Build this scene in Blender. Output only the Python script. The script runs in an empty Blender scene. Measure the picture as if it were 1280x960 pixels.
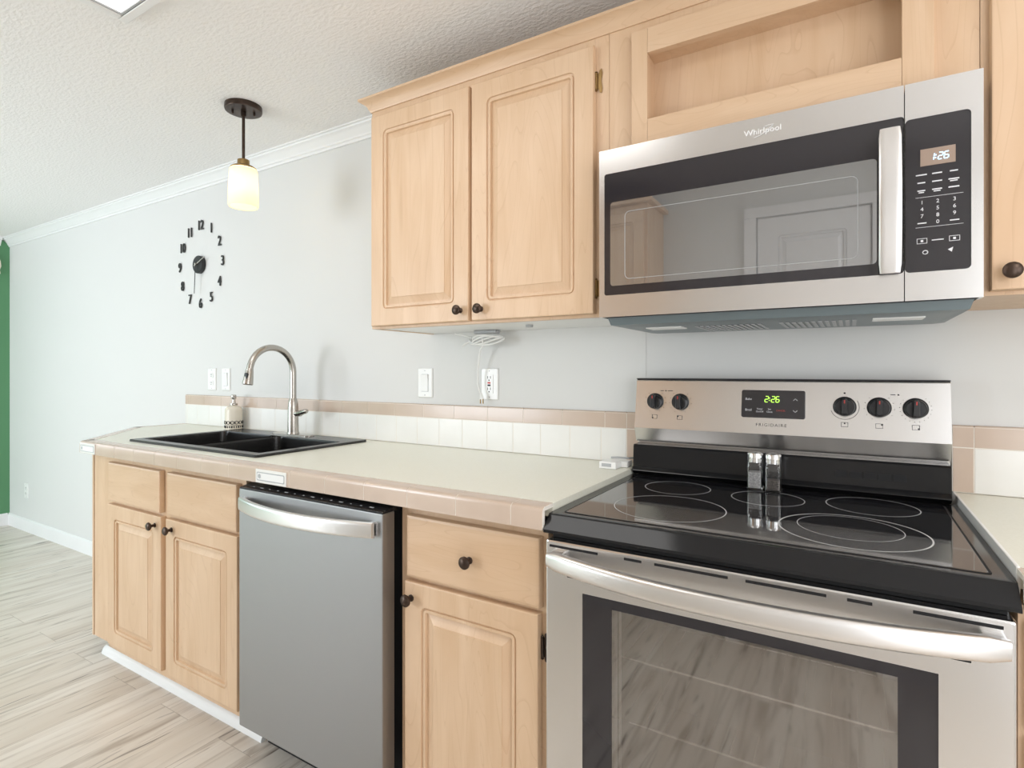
import bpy, bmesh, math, random
from mathutils import Vector, Matrix
random.seed(7)
C = bpy.context.scene.collection
S = bpy.context.scene
PI = math.pi

# ------------------------------------------------------------------ camera, world, light, exposure
cd = bpy.data.cameras.new('camera'); cam = bpy.data.objects.new('camera', cd); C.objects.link(cam)
cd.sensor_width = 36; cd.lens = 695/1280*36; cd.shift_y = -16/1280; cd.clip_start = .02
cam.location = (0, -1.70, 1.22); cam.rotation_euler = (PI/2, 0, math.radians(31.35))
S.camera = cam
S.view_settings.view_transform = 'Standard'; S.view_settings.look = 'None'
S.view_settings.gamma = 1; S.view_settings.use_curve_mapping = False
S.view_settings.exposure = -0.83
w = bpy.data.worlds.new('world'); S.world = w; w.use_nodes = True
w.node_tree.nodes['Background'].inputs[0].default_value = (.75, .87, 1, 1)
w.node_tree.nodes['Background'].inputs[1].default_value = 2.0

def area(name, loc, rot, sx, sy, power, col):
    l = bpy.data.lights.new(name, 'AREA'); l.shape = 'RECTANGLE'; l.size = sx; l.size_y = sy
    l.energy = power; l.color = col
    o = bpy.data.objects.new(name, l); C.objects.link(o); o.location = loc; o.rotation_euler = rot
    return o
CEIL = 2.27
# daylight through the living-room windows, the ceiling panel, and added unseen kitchen fills
area('window_daylight', (-4.2, -4.50, 1.35), (PI/2, 0, 0), 1.9, 1.5, 172, (.87, .93, 1))
area('window_daylight_far', (-5.55, -2.4, 1.35), (PI/2, 0, -PI/2), 1.5, 1.3, 22, (.88, .95, 1))
area('kitchen_right_fill', (1.36, -1.35, 1.4), (PI/2, 0, PI/2), 1.1, 1.1, 19, (1, .96, .93))  # soft fill from the right, through an unseen window added for it
area('aisle_front_fill', (1.02, -2.27, 1.06), (PI/2, 0, 0), .62, 1.9, 23, (.96, .97, 1))  # added frontal fill from behind the camera, no known window there
area('panel_light', (-1.23, -1.185, CEIL-.03), (0, 0, 0), 1.10, .50, 8, (1, .99, .98))
area('added_panel_fill', (1.0, -1.3, CEIL-.03), (0, 0, 0), .60, .90, 10, (1, .98, .96))  # fill under the added, unseen right-hand ceiling panel

# ------------------------------------------------------------------ materials
def mat(name, col, rough=.5, metal=0, **kw):
    m = bpy.data.materials.new(name); m.use_nodes = True
    b = m.node_tree.nodes['Principled BSDF']
    b.inputs['Base Color'].default_value = (*col, 1); b.inputs['Roughness'].default_value = rough
    b.inputs['Metallic'].default_value = metal
    for k, v in kw.items():
        k = k.replace('_', ' ')
        b.inputs[k].default_value = (*v, 1) if isinstance(v, tuple) else v
    return m
def srgb(r, g, b):
    f = lambda c: (c/255/12.92 if c/255 <= .04045 else ((c/255+.055)/1.055)**2.4)
    return (f(r), f(g), f(b))
def nodes(m): return m.node_tree.nodes, m.node_tree.links, m.node_tree.nodes['Principled BSDF']
def add_noise(m, scale=(1, 1, 1), nscale=5, c1=None, c2=None, lo=.3, hi=.7, detail=4, bump=0, dist=.002, rough_var=0):
    N, L, b = nodes(m)
    tc = N.new('ShaderNodeTexCoord'); mp = N.new('ShaderNodeMapping'); mp.inputs['Scale'].default_value = scale
    n = N.new('ShaderNodeTexNoise'); n.inputs['Scale'].default_value = nscale; n.inputs['Detail'].default_value = detail
    L.new(tc.outputs['Object'], mp.inputs[0]); L.new(mp.outputs[0], n.inputs['Vector'])
    if c1:
        r = N.new('ShaderNodeValToRGB'); r.color_ramp.elements[0].position = lo; r.color_ramp.elements[1].position = hi
        r.color_ramp.elements[0].color = (*c1, 1); r.color_ramp.elements[1].color = (*c2, 1)
        L.new(n.outputs['Fac'], r.inputs[0]); L.new(r.outputs[0], b.inputs['Base Color'])
    if bump:
        bp = N.new('ShaderNodeBump'); bp.inputs['Strength'].default_value = bump; bp.inputs['Distance'].default_value = dist
        L.new(n.outputs['Fac'], bp.inputs['Height']); L.new(bp.outputs[0], b.inputs['Normal'])
    if rough_var:
        mr = N.new('ShaderNodeMapRange'); r0 = b.inputs['Roughness'].default_value
        mr.inputs[3].default_value = r0-rough_var; mr.inputs[4].default_value = r0+rough_var
        L.new(n.outputs['Fac'], mr.inputs[0]); L.new(mr.outputs[0], b.inputs['Roughness'])
    return m

def wood(name, ca, cb, cc, horiz=False, rough=.38):
    """maple: long soft grain plus a few cathedral lines"""
    m = mat(name, ca, rough); N, L, b = nodes(m)
    tc = N.new('ShaderNodeTexCoord'); mp = N.new('ShaderNodeMapping')
    mp.inputs['Scale'].default_value = (1.2, 9, 9) if horiz else (9, 9, 1.2)
    n1 = N.new('ShaderNodeTexNoise'); n1.inputs['Scale'].default_value = 2.2; n1.inputs['Detail'].default_value = 6
    n1.inputs['Distortion'].default_value = .6
    r1 = N.new('ShaderNodeValToRGB'); r1.color_ramp.elements[0].position = .32; r1.color_ramp.elements[1].position = .68
    r1.color_ramp.elements[0].color = (*ca, 1); r1.color_ramp.elements[1].color = (*cb, 1)
    wv = N.new('ShaderNodeTexNoise'); wv.inputs['Scale'].default_value = .55; wv.inputs['Detail'].default_value = 2
    wv.inputs['Distortion'].default_value = .8
    mt = N.new('ShaderNodeMath'); mt.operation = 'MULTIPLY'; mt.inputs[1].default_value = 26
    fr = N.new('ShaderNodeMath'); fr.operation = 'FRACT'
    r2 = N.new('ShaderNodeValToRGB'); e = r2.color_ramp.elements
    e[0].position = 0; e[0].color = (0, 0, 0, 1); e[1].position = .12; e[1].color = (1, 1, 1, 1)
    n3 = N.new('ShaderNodeTexNoise'); n3.inputs['Scale'].default_value = 14
    mx = N.new('ShaderNodeMix'); mx.data_type = 'RGBA'
    m2 = N.new('ShaderNodeMath'); m2.operation = 'SUBTRACT'; m2.inputs[0].default_value = 1
    m3 = N.new('ShaderNodeMath'); m3.operation = 'MULTIPLY'; m3.inputs[1].default_value = .22
    L.new(tc.outputs['Object'], mp.inputs[0]); L.new(mp.outputs[0], n1.inputs['Vector']); L.new(mp.outputs[0], wv.inputs['Vector'])
    L.new(n1.outputs['Fac'], r1.inputs[0]); L.new(wv.outputs['Fac'], mt.inputs[0]); L.new(mt.outputs[0], fr.inputs[0])
    L.new(fr.outputs[0], r2.inputs[0]); L.new(r2.outputs[0], m2.inputs[1]); L.new(m2.outputs[0], m3.inputs[0])
    L.new(r1.outputs[0], mx.inputs[6]); mx.inputs[7].default_value = (*cc, 1); L.new(m3.outputs[0], mx.inputs[0])
    L.new(mx.outputs[2], b.inputs['Base Color'])
    bp = N.new('ShaderNodeBump'); bp.inputs['Strength'].default_value = .05; bp.inputs['Distance'].default_value = .001
    L.new(n1.outputs['Fac'], bp.inputs['Height']); L.new(bp.outputs[0], b.inputs['Normal'])
    return m
M = {}
M['wall'] = add_noise(mat('wall_paint', srgb(222, 222, 220), .6), nscale=60, bump=.05, dist=.002)
M['green'] = add_noise(mat('green_paint', srgb(92, 146, 104), .6), nscale=50, bump=.05)
M['white'] = add_noise(mat('white_paint', srgb(240, 240, 240), .35), nscale=40, bump=.02)
M['ceil'] = add_noise(mat('textured_ceiling', srgb(247, 246, 245), .85), scale=(1, 1.7, 1), nscale=55, detail=3, bump=.55, dist=.006)
pa, pb, pc = srgb(209, 176, 142), srgb(219, 189, 158), srgb(174, 133, 96)
M['wood'] = wood('maple_vertical', pa, pb, pc)
M['woodh'] = wood('maple_horizontal', pa, pb, pc, True)
def steel(name, col, rough, sc=(1, 1, 120), bump=.03):
    m = mat(name, col, rough, 1); add_noise(m, sc, 6, rough_var=.008); return m
M['steel'] = steel('brushed_steel', (.73, .722, .715), .25)
M['steelv'] = steel('brushed_steel_dark', (.34, .34, .34), .46)
M['steel_h'] = mat('satin_handle', (.78, .77, .76), .34, 1)
M['nickel'] = steel('brushed_nickel', (.50, .475, .44), .27, (60, 60, 1))
M['chrome'] = mat('chrome', (.8, .8, .8), .12, 1)
M['blackglass'] = mat('black_ceramic_glass', (.012, .012, .014), .045, 0, Specular_IOR_Level=.5, IOR=3.1)
M['blackgloss'] = mat('black_enamel', (.012, .012, .013), .10, 0, Specular_IOR_Level=.3)
M['black'] = mat('black_plastic', (.018, .018, .02), .4)
M['blackmatte'] = mat('black_void', (.008, .008, .009), .8)
M['panelglass'] = mat('dark_panel_glass', (.022, .020, .024), .06, 0, Specular_IOR_Level=.7)
M['screenglass'] = mat('smoked_mirror_glass', (.40, .41, .42), .02, .85)
M['bronze'] = add_noise(mat('oiled_bronze', (.05, .035, .028), .33, .8), nscale=30, c1=(.045, .032, .026), c2=(.09, .06, .045))
M['brass'] = mat('antique_brass', (.32, .21, .09), .3, 1)
M['sink'] = add_noise(mat('black_composite', (.012, .011, .011), .27, 0, Specular_IOR_Level=.5), nscale=300, c1=(.006, .006, .006), c2=(.018, .017, .017), bump=.1, dist=.0005)
M['laminate'] = add_noise(mat('cream_worktop', srgb(232, 231, 216), .32), nscale=200, c1=srgb(228, 227, 211), c2=srgb(235, 234, 221), rough_var=.03)
M['tan'] = add_noise(mat('tan_glazed_tile', srgb(204, 184, 168), .18), nscale=6, c1=srgb(199, 178, 161), c2=srgb(208, 189, 173))
M['tile'] = add_noise(mat('white_glazed_tile', srgb(238, 237, 232), .15), nscale=6, c1=srgb(235, 234, 229), c2=srgb(241, 240, 236))
M['grout'] = mat('pale_grout', srgb(232, 226, 216), .8)
M['plastic'] = mat('white_plastic', srgb(240, 240, 238), .3)
M['slot'] = mat('dark_slot', (.03, .03, .03), .6)
M['greyplastic'] = mat('grey_plastic', srgb(176, 178, 180), .4)
M['print'] = mat('pale_print', srgb(225, 225, 228), .5)
M['ink'] = mat('dark_print', (.03, .03, .03), .5)
M['red'] = mat('red_mark', (.55, .05, .04), .4)
M['ceramic'] = mat('cream_ceramic', srgb(232, 224, 208), .22)
M['tray'] = mat('hood_tray_grey', srgb(112, 124, 128), .35, .3)
def emit(name, col, s):
    m = bpy.data.materials.new(name); m.use_nodes = True; n = m.node_tree.nodes; b = n['Principled BSDF']
    b.inputs['Base Color'].default_value = (*[min(1, c) for c in col], 1)
    b.inputs['Emission Color'].default_value = (*col, 1); b.inputs['Emission Strength'].default_value = s
    b.inputs['Roughness'].default_value = .5
    return m
M['diffuser'] = emit('lit_diffuser', (1, .99, .97), 2.2)
M['seg_green'] = emit('green_digits', (.55, 1, .12), 1.6)
M['seg_blue'] = emit('blue_white_digits', (.55, .8, 1), 1.5)
M['lcd'] = emit('amber_display', (.30, .22, .17), .25)
def glass(name, col=(1, 1, 1), rough=.0, ior=1.45):
    return mat(name, col, rough, 0, Transmission_Weight=1.0, IOR=ior)
M['glass'] = glass('clear_glass')
def coated(name, tint, refl, fac):
    m = bpy.data.materials.new(name); m.use_nodes = True; N = m.node_tree.nodes; L = m.node_tree.links
    N.remove(N['Principled BSDF'])
    t = N.new('ShaderNodeBsdfTransparent'); t.inputs[0].default_value = (*tint, 1)
    g = N.new('ShaderNodeBsdfGlossy'); g.inputs[0].default_value = (*refl, 1); g.inputs['Roughness'].default_value = .04
    x = N.new('ShaderNodeMixShader'); x.inputs[0].default_value = fac
    L.new(t.outputs[0], x.inputs[1]); L.new(g.outputs[0], x.inputs[2]); L.new(x.outputs[0], N['Material Output'].inputs[0])
    return m
M['ovenglass'] = coated('oven_window_glass', (.55, .53, .52), (.9, .88, .86), .34)
m = mat('frosted_shade', (1, .95, .80), .4, 0, Transmission_Weight=.0, Subsurface_Weight=0.0)
N, L, b = nodes(m)
tr = N.new('ShaderNodeBsdfTranslucent'); tr.inputs[0].default_value = (1, .93, .75, 1)
mx = N.new('ShaderNodeMixShader'); mx.inputs[0].default_value = .62
L.new(b.outputs[0], mx.inputs[1]); L.new(tr.outputs[0], mx.inputs[2]); L.new(mx.outputs[0], N['Material Output'].inputs[0])
b.inputs['Emission Color'].default_value = (1, .92, .68, 1); b.inputs['Emission Strength'].default_value = .55
M['shade'] = m
# floor: pale rustic planks running towards the stove wall
m = mat('plank_floor', (.6, .55, .48), .34); N, L, b = nodes(m)
tc = N.new('ShaderNodeTexCoord'); mp = N.new('ShaderNodeMapping'); mp.inputs['Rotation'].default_value = (0, 0, PI/2)
br = N.new('ShaderNodeTexBrick'); br.offset = .37; br.inputs['Scale'].default_value = 1
br.inputs['Brick Width'].default_value = 1.22; br.inputs['Row Height'].default_value = .18
br.inputs['Mortar Size'].default_value = .0012; br.inputs['Mortar Smooth'].default_value = .2
br.inputs['Color1'].default_value = (0, 0, 0, 1); br.inputs['Color2'].default_value = (1, 1, 1, 1); br.inputs['Mortar'].default_value = (.5, .5, .5, 1)
L.new(tc.outputs['Object'], mp.inputs[0]); L.new(mp.outputs[0], br.inputs['Vector'])
# each plank shifts the grain by its own random value
sep = N.new('ShaderNodeSeparateColor'); L.new(br.outputs['Color'], sep.inputs[0])
cmb = N.new('ShaderNodeCombineXYZ'); sc = N.new('ShaderNodeMath'); sc.operation = 'MULTIPLY'; sc.inputs[1].default_value = 7
L.new(sep.outputs[0], sc.inputs[0]); L.new(sc.outputs[0], cmb.inputs[1]); L.new(sc.outputs[0], cmb.inputs[2])
va = N.new('ShaderNodeVectorMath'); va.operation = 'ADD'; L.new(tc.outputs['Object'], va.inputs[0]); L.new(cmb.outputs[0], va.inputs[1])
def fn(scale, ns, det, lo, hi, dist=.5):
    mm = N.new('ShaderNodeMapping'); mm.inputs['Scale'].default_value = scale
    nn = N.new('ShaderNodeTexNoise'); nn.inputs['Scale'].default_value = ns; nn.inputs['Detail'].default_value = det
    nn.inputs['Distortion'].default_value = dist
    rr = N.new('ShaderNodeMapRange'); rr.inputs[1].default_value = lo; rr.inputs[2].default_value = hi
    L.new(va.outputs[0], mm.inputs[0]); L.new(mm.outputs[0], nn.inputs['Vector']); L.new(nn.outputs['Fac'], rr.inputs[0])
    return rr.outputs[0]
def mixc(a, bcol, fac, mul=1):
    mm = N.new('ShaderNodeMix'); mm.data_type = 'RGBA'
    if mul != 1:
        q = N.new('ShaderNodeMath'); q.operation = 'MULTIPLY'; q.inputs[1].default_value = mul; L.new(fac, q.inputs[0]); fac = q.outputs[0]
    L.new(fac, mm.inputs[0])
    if isinstance(a, tuple): mm.inputs[6].default_value = (*a, 1)
    else: L.new(a, mm.inputs[6])
    mm.inputs[7].default_value = (*bcol, 1)
    return mm.outputs[2]
c = mixc(srgb(234, 228, 219), srgb(214, 204, 192), fn((9, .8, 1), 1.5, 5, .35, .7))
c = mixc(c, srgb(206, 195, 180), sep.outputs[0], .35)
c = mixc(c, srgb(150, 134, 118), fn((19, 1.3, 1), 1.3, 6, .52, .72, 1.2), .6)
c = mixc(c, srgb(92, 78, 68), fn((22, 1.5, 1), 1.1, 3, .63, .71, 2.4), .75)
c = mixc(c, srgb(140, 126, 112), br.outputs['Fac'], .5)
L.new(c, b.inputs['Base Color'])
M['floor'] = m
# sky-lit ground outside the windows is the world itself

# ------------------------------------------------------------------ mesh building
class MB:
    def __init__(s, *mats): s.bm = bmesh.new(); s.mats = list(mats)
    def mi(s, m):
        if m is None: return 0
        if m not in s.mats: s.mats.append(m)
        return s.mats.index(m)
    def poly(s, pts, m=None):
        f = s.bm.faces.new([s.bm.verts.new(p) for p in pts]); f.material_index = s.mi(m); return f
    def box(s, x0, x1, y0, y1, z0, z1, m=None, bev=0, seg=2):
        x0, x1 = sorted((x0, x1)); y0, y1 = sorted((y0, y1)); z0, z1 = sorted((z0, z1))
        b = bmesh.new(); bmesh.ops.create_cube(b, size=1)
        bmesh.ops.scale(b, vec=(x1-x0, y1-y0, z1-z0), verts=b.verts)
        bmesh.ops.translate(b, vec=((x0+x1)/2, (y0+y1)/2, (z0+z1)/2), verts=b.verts)
        if bev: bmesh.ops.bevel(b, geom=list(b.edges), offset=min(bev, .49*min(x1-x0, y1-y0, z1-z0)), segments=seg, affect='EDGES', profile=.5)
        s.join(b, m); return s
    def join(s, b, m=None, mtx=None):
        if mtx is not None: bmesh.ops.transform(b, matrix=mtx, verts=b.verts)
        k = s.mi(m); mp = {v: s.bm.verts.new(v.co) for v in b.verts}
        for f in b.faces:
            try: g = s.bm.faces.new([mp[v] for v in f.verts]); g.material_index = k
            except ValueError: pass
        b.free()
    def rings(s, rs, m=None, closed=True, cap0=True, cap1=True):
        """skin consecutive rings of equal length"""
        k = s.mi(m); V = [[s.bm.verts.new(p) for p in r] for r in rs]; n = len(V[0])
        for a, b in zip(V, V[1:]):
            for i in range(n if closed else n-1):
                j = (i+1) % n
                f = s.bm.faces.new((a[i], a[j], b[j], b[i])); f.material_index = k
        if cap0: s.bm.faces.new(V[0][::-1]).material_index = k
        if cap1: s.bm.faces.new(V[-1]).material_index = k
        return s
    def lathe(s, prof, c, axis='z', n=32, m=None, cap=True):
        """prof: list of (radius, height) along the axis from c"""
        rs = []
        for r, h in prof:
            ring = []
            for i in range(n):
                a = 2*PI*i/n; u, v = max(r, 1e-5)*math.cos(a), max(r, 1e-5)*math.sin(a)
                p = {'z': (u, v, h), 'y': (u, h, v), '-y': (u, -h, v), 'x': (h, u, v)}[axis]
                ring.append((c[0]+p[0], c[1]+p[1], c[2]+p[2]))
            rs.append(ring)
        return s.rings(rs, m, True, cap, cap)
    def tube(s, pts, r, n=10, m=None, cap=True, radii=None):
        P = [Vector(p) for p in pts]; rs = []; up = None
        for i, p in enumerate(P):
            t = ((P[min(i+1, len(P)-1)]-P[max(i-1, 0)])).normalized()
            if up is None:
                up = t.orthogonal().normalized()
            up = (up - t*up.dot(t)).normalized(); sd = t.cross(up); rr = radii[i] if radii else r
            rs.append([tuple(p + (up*math.cos(2*PI*k/n)+sd*math.sin(2*PI*k/n))*rr) for k in range(n)])
        return s.rings(rs, m, True, cap, cap)
    def prism(s, poly, axis, a, b, m=None):
        """poly in the other two axes, in order (x,y,z without axis)"""
        def P(q, h):
            return {'x': (h, q[0], q[1]), 'y': (q[0], h, q[1]), 'z': (q[0], q[1], h)}[axis]
        return s.rings([[P(q, a) for q in poly], [P(q, b) for q in poly]], m)
    def sweep_x(s, sec, path, m=None):
        """sec: (y,z) section; path: list of (x, dy, dz, scale)"""
        return s.rings([[(x, dy+q[0]*k, dz+q[1]*k) for q in sec] for x, dy, dz, k in path], m)
def rrect(x0, x1, z0, z1, r, n=5):
    pts = []
    for cx, cz, a0 in ((x1-r, z1-r, 0), (x0+r, z1-r, PI/2), (x0+r, z0+r, PI), (x1-r, z0+r, 1.5*PI)):
        for i in range(n+1):
            a = a0+PI/2*i/n; pts.append((cx+r*math.cos(a), cz+r*math.sin(a)))
    return pts
def ellipse(ry, rz, n=20, p=2.6):
    out = []
    for i in range(n):
        a = 2*PI*i/n; ca, sa = math.cos(a), math.sin(a)
        out.append((ry*math.copysign(abs(ca)**(2/p), ca), rz*math.copysign(abs(sa)**(2/p), sa)))
    return out
def root_of(p):
    v = Vector((0, 0, 0))
    while p is not None: v += p.location; p = p.parent
    return v
def obj(name, mb, parent=None, default=None, angle=32, **props):
    me = bpy.data.meshes.new(name)
    bmesh.ops.remove_doubles(mb.bm, verts=mb.bm.verts, dist=1e-6)
    bmesh.ops.recalc_face_normals(mb.bm, faces=mb.bm.faces)
    off = root_of(parent) if parent else Vector((0, 0, 0))
    o = bpy.data.objects.new(name, me); C.objects.link(o)
    if parent: o.parent = parent
    bmesh.ops.translate(mb.bm, vec=-off, verts=mb.bm.verts)
    if not parent:   # origin at the base of the thing
        vs = [v.co for v in mb.bm.verts]
        lo = Vector((min(v.x for v in vs)+max(v.x for v in vs), min(v.y for v in vs)+max(v.y for v in vs), 0))/2
        lo.z = min(v.z for v in vs); bmesh.ops.translate(mb.bm, vec=-lo, verts=mb.bm.verts); o.location = lo
    mb.bm.to_mesh(me); mb.bm.free()
    for mm in mb.mats or [default]: me.materials.append(mm)
    for p in me.polygons: p.use_smooth = True
    me.set_sharp_from_angle(angle=math.radians(angle))
    wn = o.modifiers.new('weighted_normals', 'WEIGHTED_NORMAL'); wn.keep_sharp = True; wn.weight = 80
    for k, v in props.items(): o[k] = v
    return o
def thing(name, label, cat, loc, group=None):
    o = bpy.data.objects.new(name, None); C.objects.link(o); o.empty_display_size = .1
    o.location = loc; o['label'] = label; o['category'] = cat
    if group: o['group'] = group
    return o
def struct(name, mb, **k): return obj(name, mb, kind='structure', **k)
def text_mb(txt, m, loc, size, axis='-y', shear=0, ext=.0003, align='CENTER', tilt=0, sx=1, space=1):
    cu = bpy.data.curves.new('lettering', 'FONT'); cu.body = txt; cu.size = size; cu.extrude = ext
    cu.align_x = align; cu.align_y = 'CENTER'; cu.shear = shear; cu.space_character = space; cu.resolution_u = 3
    t = bpy.data.objects.new('lettering', cu); C.objects.link(t)
    me = bpy.data.meshes.new_from_object(t.evaluated_get(bpy.context.evaluated_depsgraph_get()))
    bpy.data.objects.remove(t); bpy.data.curves.remove(cu)
    mb = MB(m); b = bmesh.new(); b.from_mesh(me); bpy.data.meshes.remove(me)
    R = Matrix.Rotation(PI/2+tilt, 4, 'X')
    mb.join(b, m, Matrix.Translation(loc) @ R @ Matrix.Diagonal((sx, 1, 1, 1)))
    return mb

# ------------------------------------------------------------------ structure
def wall_box(name, *a, m='wall'):
    return struct(name, MB(M[m]).box(*a))
X0, X1, YL, YK = -5.72, 1.4, -4.6, -2.3
struct('floor', MB(M['floor']).box(X0-.1, X1+.1, YL-.1, .1, -.05, 0))
struct('ceiling', MB(M['ceil']).box(X0-.1, X1+.1, YL-.1, .1, CEIL, CEIL+.05))
wall_box('wall_back', X0-.1, X1+.1, 0, .1, 0, CEIL)
def holed(name, axis, at, th, a0, a1, z1, holes, m='wall'):
    """a wall with rectangular openings: axis 'x' runs along x"""
    mb = MB(M[m]); holes = sorted(holes); cur = a0
    def bx(p, q, c, d):
        if q-p < 1e-4 or d-c < 1e-4: return
        if axis == 'x': mb.box(p, q, at, at+th, c, d)
        else: mb.box(at, at+th, p, q, c, d)
    for (p, q, c, d) in holes:
        bx(cur, p, 0, z1); bx(p, q, 0, c); bx(p, q, d, z1); cur = q
    bx(cur, a1, 0, z1)
    return struct(name, mb)
wl = holed('wall_left', 'y', X0-.1, .1, YL, 0, CEIL, [(-3.2, -1.6, .7, 2.0)], 'green')
wr = holed('wall_right', 'y', X1, .1, YK, 0, CEIL, [(-1.95, -.75, .8, 1.95)])
holed('wall_front', 'x', YL-.1, .1, X0, -1.85, CEIL, [(-5.2, -3.2, .55, 2.1)])
holed('wall_kitchen', 'x', YK-.1, .1, -1.95, X1, CEIL, [(.68, 1.36, .08, 2.05)])
wall_box('wall_return', -1.95, -1.85, YL, YK-.1, 0, CEIL)
def window(name, axis, at, a0, a1, z0, z1):
    mb = MB(M['white'])
    def bx(p, q, c, d, t=.03):
        if axis == 'x': mb.box(p, q, at-t, at+t, c, d, bev=.004)
        else: mb.box(at-t, at+t, p, q, c, d, bev=.004)
    bx(a0, a0+.05, z0, z1); bx(a1-.05, a1, z0, z1); bx(a0, a1, z0, z0+.05); bx(a0, a1, z1-.05, z1)
    bx((a0+a1)/2-.02, (a0+a1)/2+.02, z0, z1, .02); bx(a0, a1, (z0+z1)/2-.02, (z0+z1)/2+.02, .02)
    f = struct(name, mb)
window('window_1', 'x', YL-.05, -5.2, -3.2, .55, 2.1)
window('window_2', 'y', X0-.05, -3.2, -1.6, .7, 2.0)
window('added_window_right', 'y', X1+.05, -1.95, -.75, .8, 1.95)  # unseen window added to go with the right-hand fill light
window('added_window_aisle', 'x', YK-.05, .68, 1.36, .08, 2.05)  # invented opening behind the camera, frames the frontal fill light
def baseboard(name, axis, at, sgn, a0, a1):
    sec = [(0, 0), (.014, 0), (.014, .078), (.009, .088), (.004, .095), (0, .095)]
    if axis == 'x': mb = MB(M['white']).prism([(at+sgn*p, q) for p, q in sec], 'x', a0, a1)
    else: mb = MB(M['white']).rings([[(at+sgn*p, a, q) for p, q in sec] for a in (a0, a1)])
    struct(name, mb)
baseboard('baseboard_back', 'x', 0, -1, X0, -3.19)
baseboard('baseboard_left', 'y', X0, 1, YL, -.014)
# crown moulding along the wall (stepped cove)
cs = [(0, -.062), (.006, -.062), (.008, -.052), (.014, -.048), (.016, -.040), (.030, -.022), (.046, -.014), (.048, -.008), (.056, -.006), (.056, 0), (0, 0)]
struct('trim_1', MB(M['white']).prism([(-p, CEIL+q) for p, q in cs], 'x', X0, X1))
struct('trim_2', MB(M['white']).rings([[(X0+p, a, CEIL+q) for p, q in cs] for a in (YL, -.056)]))
struct('trim_3', MB(M['wall']).box(-.575, -.545, -.0015, 0, 1.093, 1.36, bev=.001))

# door_1 : closet door across the kitchen, seen only in the appliance glass
def panel_door(mb, x0, x1, z0, z1, yf, th, sgn=-1, m=None, frame=.055, r=.018, mitre=False):
    """raised-panel slab; its face looks to sgn*y"""
    def ring(ins, d, rad):
        return [(x, yf - sgn*(-d) if False else yf + (-sgn)*d, z) for x, z in rrect(x0+ins, x1-ins, z0+ins, z1-ins, max(rad, .0008), 4)]
    prof = [(0, th, .001), (0, .005, .001), (.0015, .0015, .001), (.005, 0, .001), (frame, 0, r), (frame+.0015, .0045, r*.9), (frame+.0045, .0055, r*.7),
            (frame+.006, .0022, r*.6), (frame+.0125, .0022, r*.35), (frame+.014, .0090, r*.2), (frame+.019, .0090, .001), (frame+.038, .0022, .001), (frame+.0385, .0008, .001), (frame+.041, .0008, .001)]
    mb.rings([ring(*p) for p in prof], m)
    return mb
def slab(mb, x0, x1, z0, z1, yf, th, m=None):
    prof = [(0, th), (0, .006), (.002, .002), (.006, .0005), (.009, 0)]
    mb.rings([[(x, yf+d, z) for x, z in rrect(x0+i, x1-i, z0+i, z1-i, .001, 2)] for i, d in prof], m); return mb
mb = MB(M['white'])
panel_door(mb, -.425, .085, .01, 2.03, YK+.012, .012, 1, frame=.10)
mb.box(-.49, -.43, YK, YK+.02, 0, 2.035); mb.box(.09, .15, YK, YK+.02, 0, 2.035); mb.box(-.49, .15, YK, YK+.02, 2.036, 2.09)
struct('door_1', mb)

# ------------------------------------------------------------------ small hardware
def knob(parent, x, y, z, name='knob', m=None, s=1):
    mb = MB(m or M['bronze'])
    mb.lathe([(.0085*s, 0), (.0085*s, .002), (.0055*s, .004), (.0048*s, .010), (.0065*s, .014), (.0125*s, .017), (.0150*s, .0205), (.0148*s, .024), (.011*s, .0275), (.0045*s, .029), (0, .0292)], (x, y, z), '-y', 28)
    return obj(name, mb, parent)
def hinge(parent, x, y, z, m, side=1):
    mb = MB(m)
    mb.tube([(x, y-.004, z-.022), (x, y-.004, z+.022)], .0035, 10)
    mb.lathe([(0, 0), (.004, .002), (0, .006)], (x, y-.004, z+.022), 'z', 10); mb.lathe([(0, -.006), (.004, -.002), (0, 0)], (x, y-.004, z-.022), 'z', 10)
    x2 = x+side*.014
    mb.rings([[(px, yy, pz) for px, pz in [(x, z-.02), (x+side*.007, z-.022), (x+side*.009, z-.030), (x2, z-.032), (x2+side*.002, z-.02), (x2-side*.001, z), (x2+side*.002, z+.02), (x2, z+.032), (x+side*.009, z+.030), (x+side*.007, z+.022), (x, z+.02)]] for yy in (y, y-.002)])
    return obj('hinge', mb, parent)

# ------------------------------------------------------------------ upper cabinets
UF = -.316      # face frame plane; doors stand proud of it
UD = -.335
t = thing('wall_cabinet', 'tall pale maple double-door wall cabinet to the left of the microwave', 'cabinet', (-.975, -.16, 1.364), 'maple wall cabinets')
mb = MB(M['wood'], M['plastic'])
mb.box(-1.407, -1.392, UF+.018, -.001, 1.364, 2.125); mb.box(-.558, -.543, UF+.018, -.001, 1.364, 2.125)
mb.box(-1.392, -.558, UF+.018, -.001, 2.105, 2.125); mb.box(-1.392, -.558, -.008, -.001, 1.39, 2.105)
obj('carcass', mb, t)
mb = MB(M['wood'])
mb.box(-1.407, -1.367, UF, UF+.018, 1.364, 2.125, bev=.001); mb.box(-.583, -.543, UF, UF+.018, 1.364, 2.125, bev=.001)
mb.box(-1.0, -.96, UF, UF+.018, 1.395, 2.07, bev=.001); mb.box(-1.367, -.583, UF, UF+.018, 1.364, 1.395, bev=.001); mb.box(-1.367, -.583, UF, UF+.018, 2.07, 2.125, bev=.001)
obj('face_frame', mb, t)
obj('bottom_panel', MB(M['plastic']).box(-1.392, -.558, UF+.018, -.001, 1.366, 1.382), t, label='white bottom panel')
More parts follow.
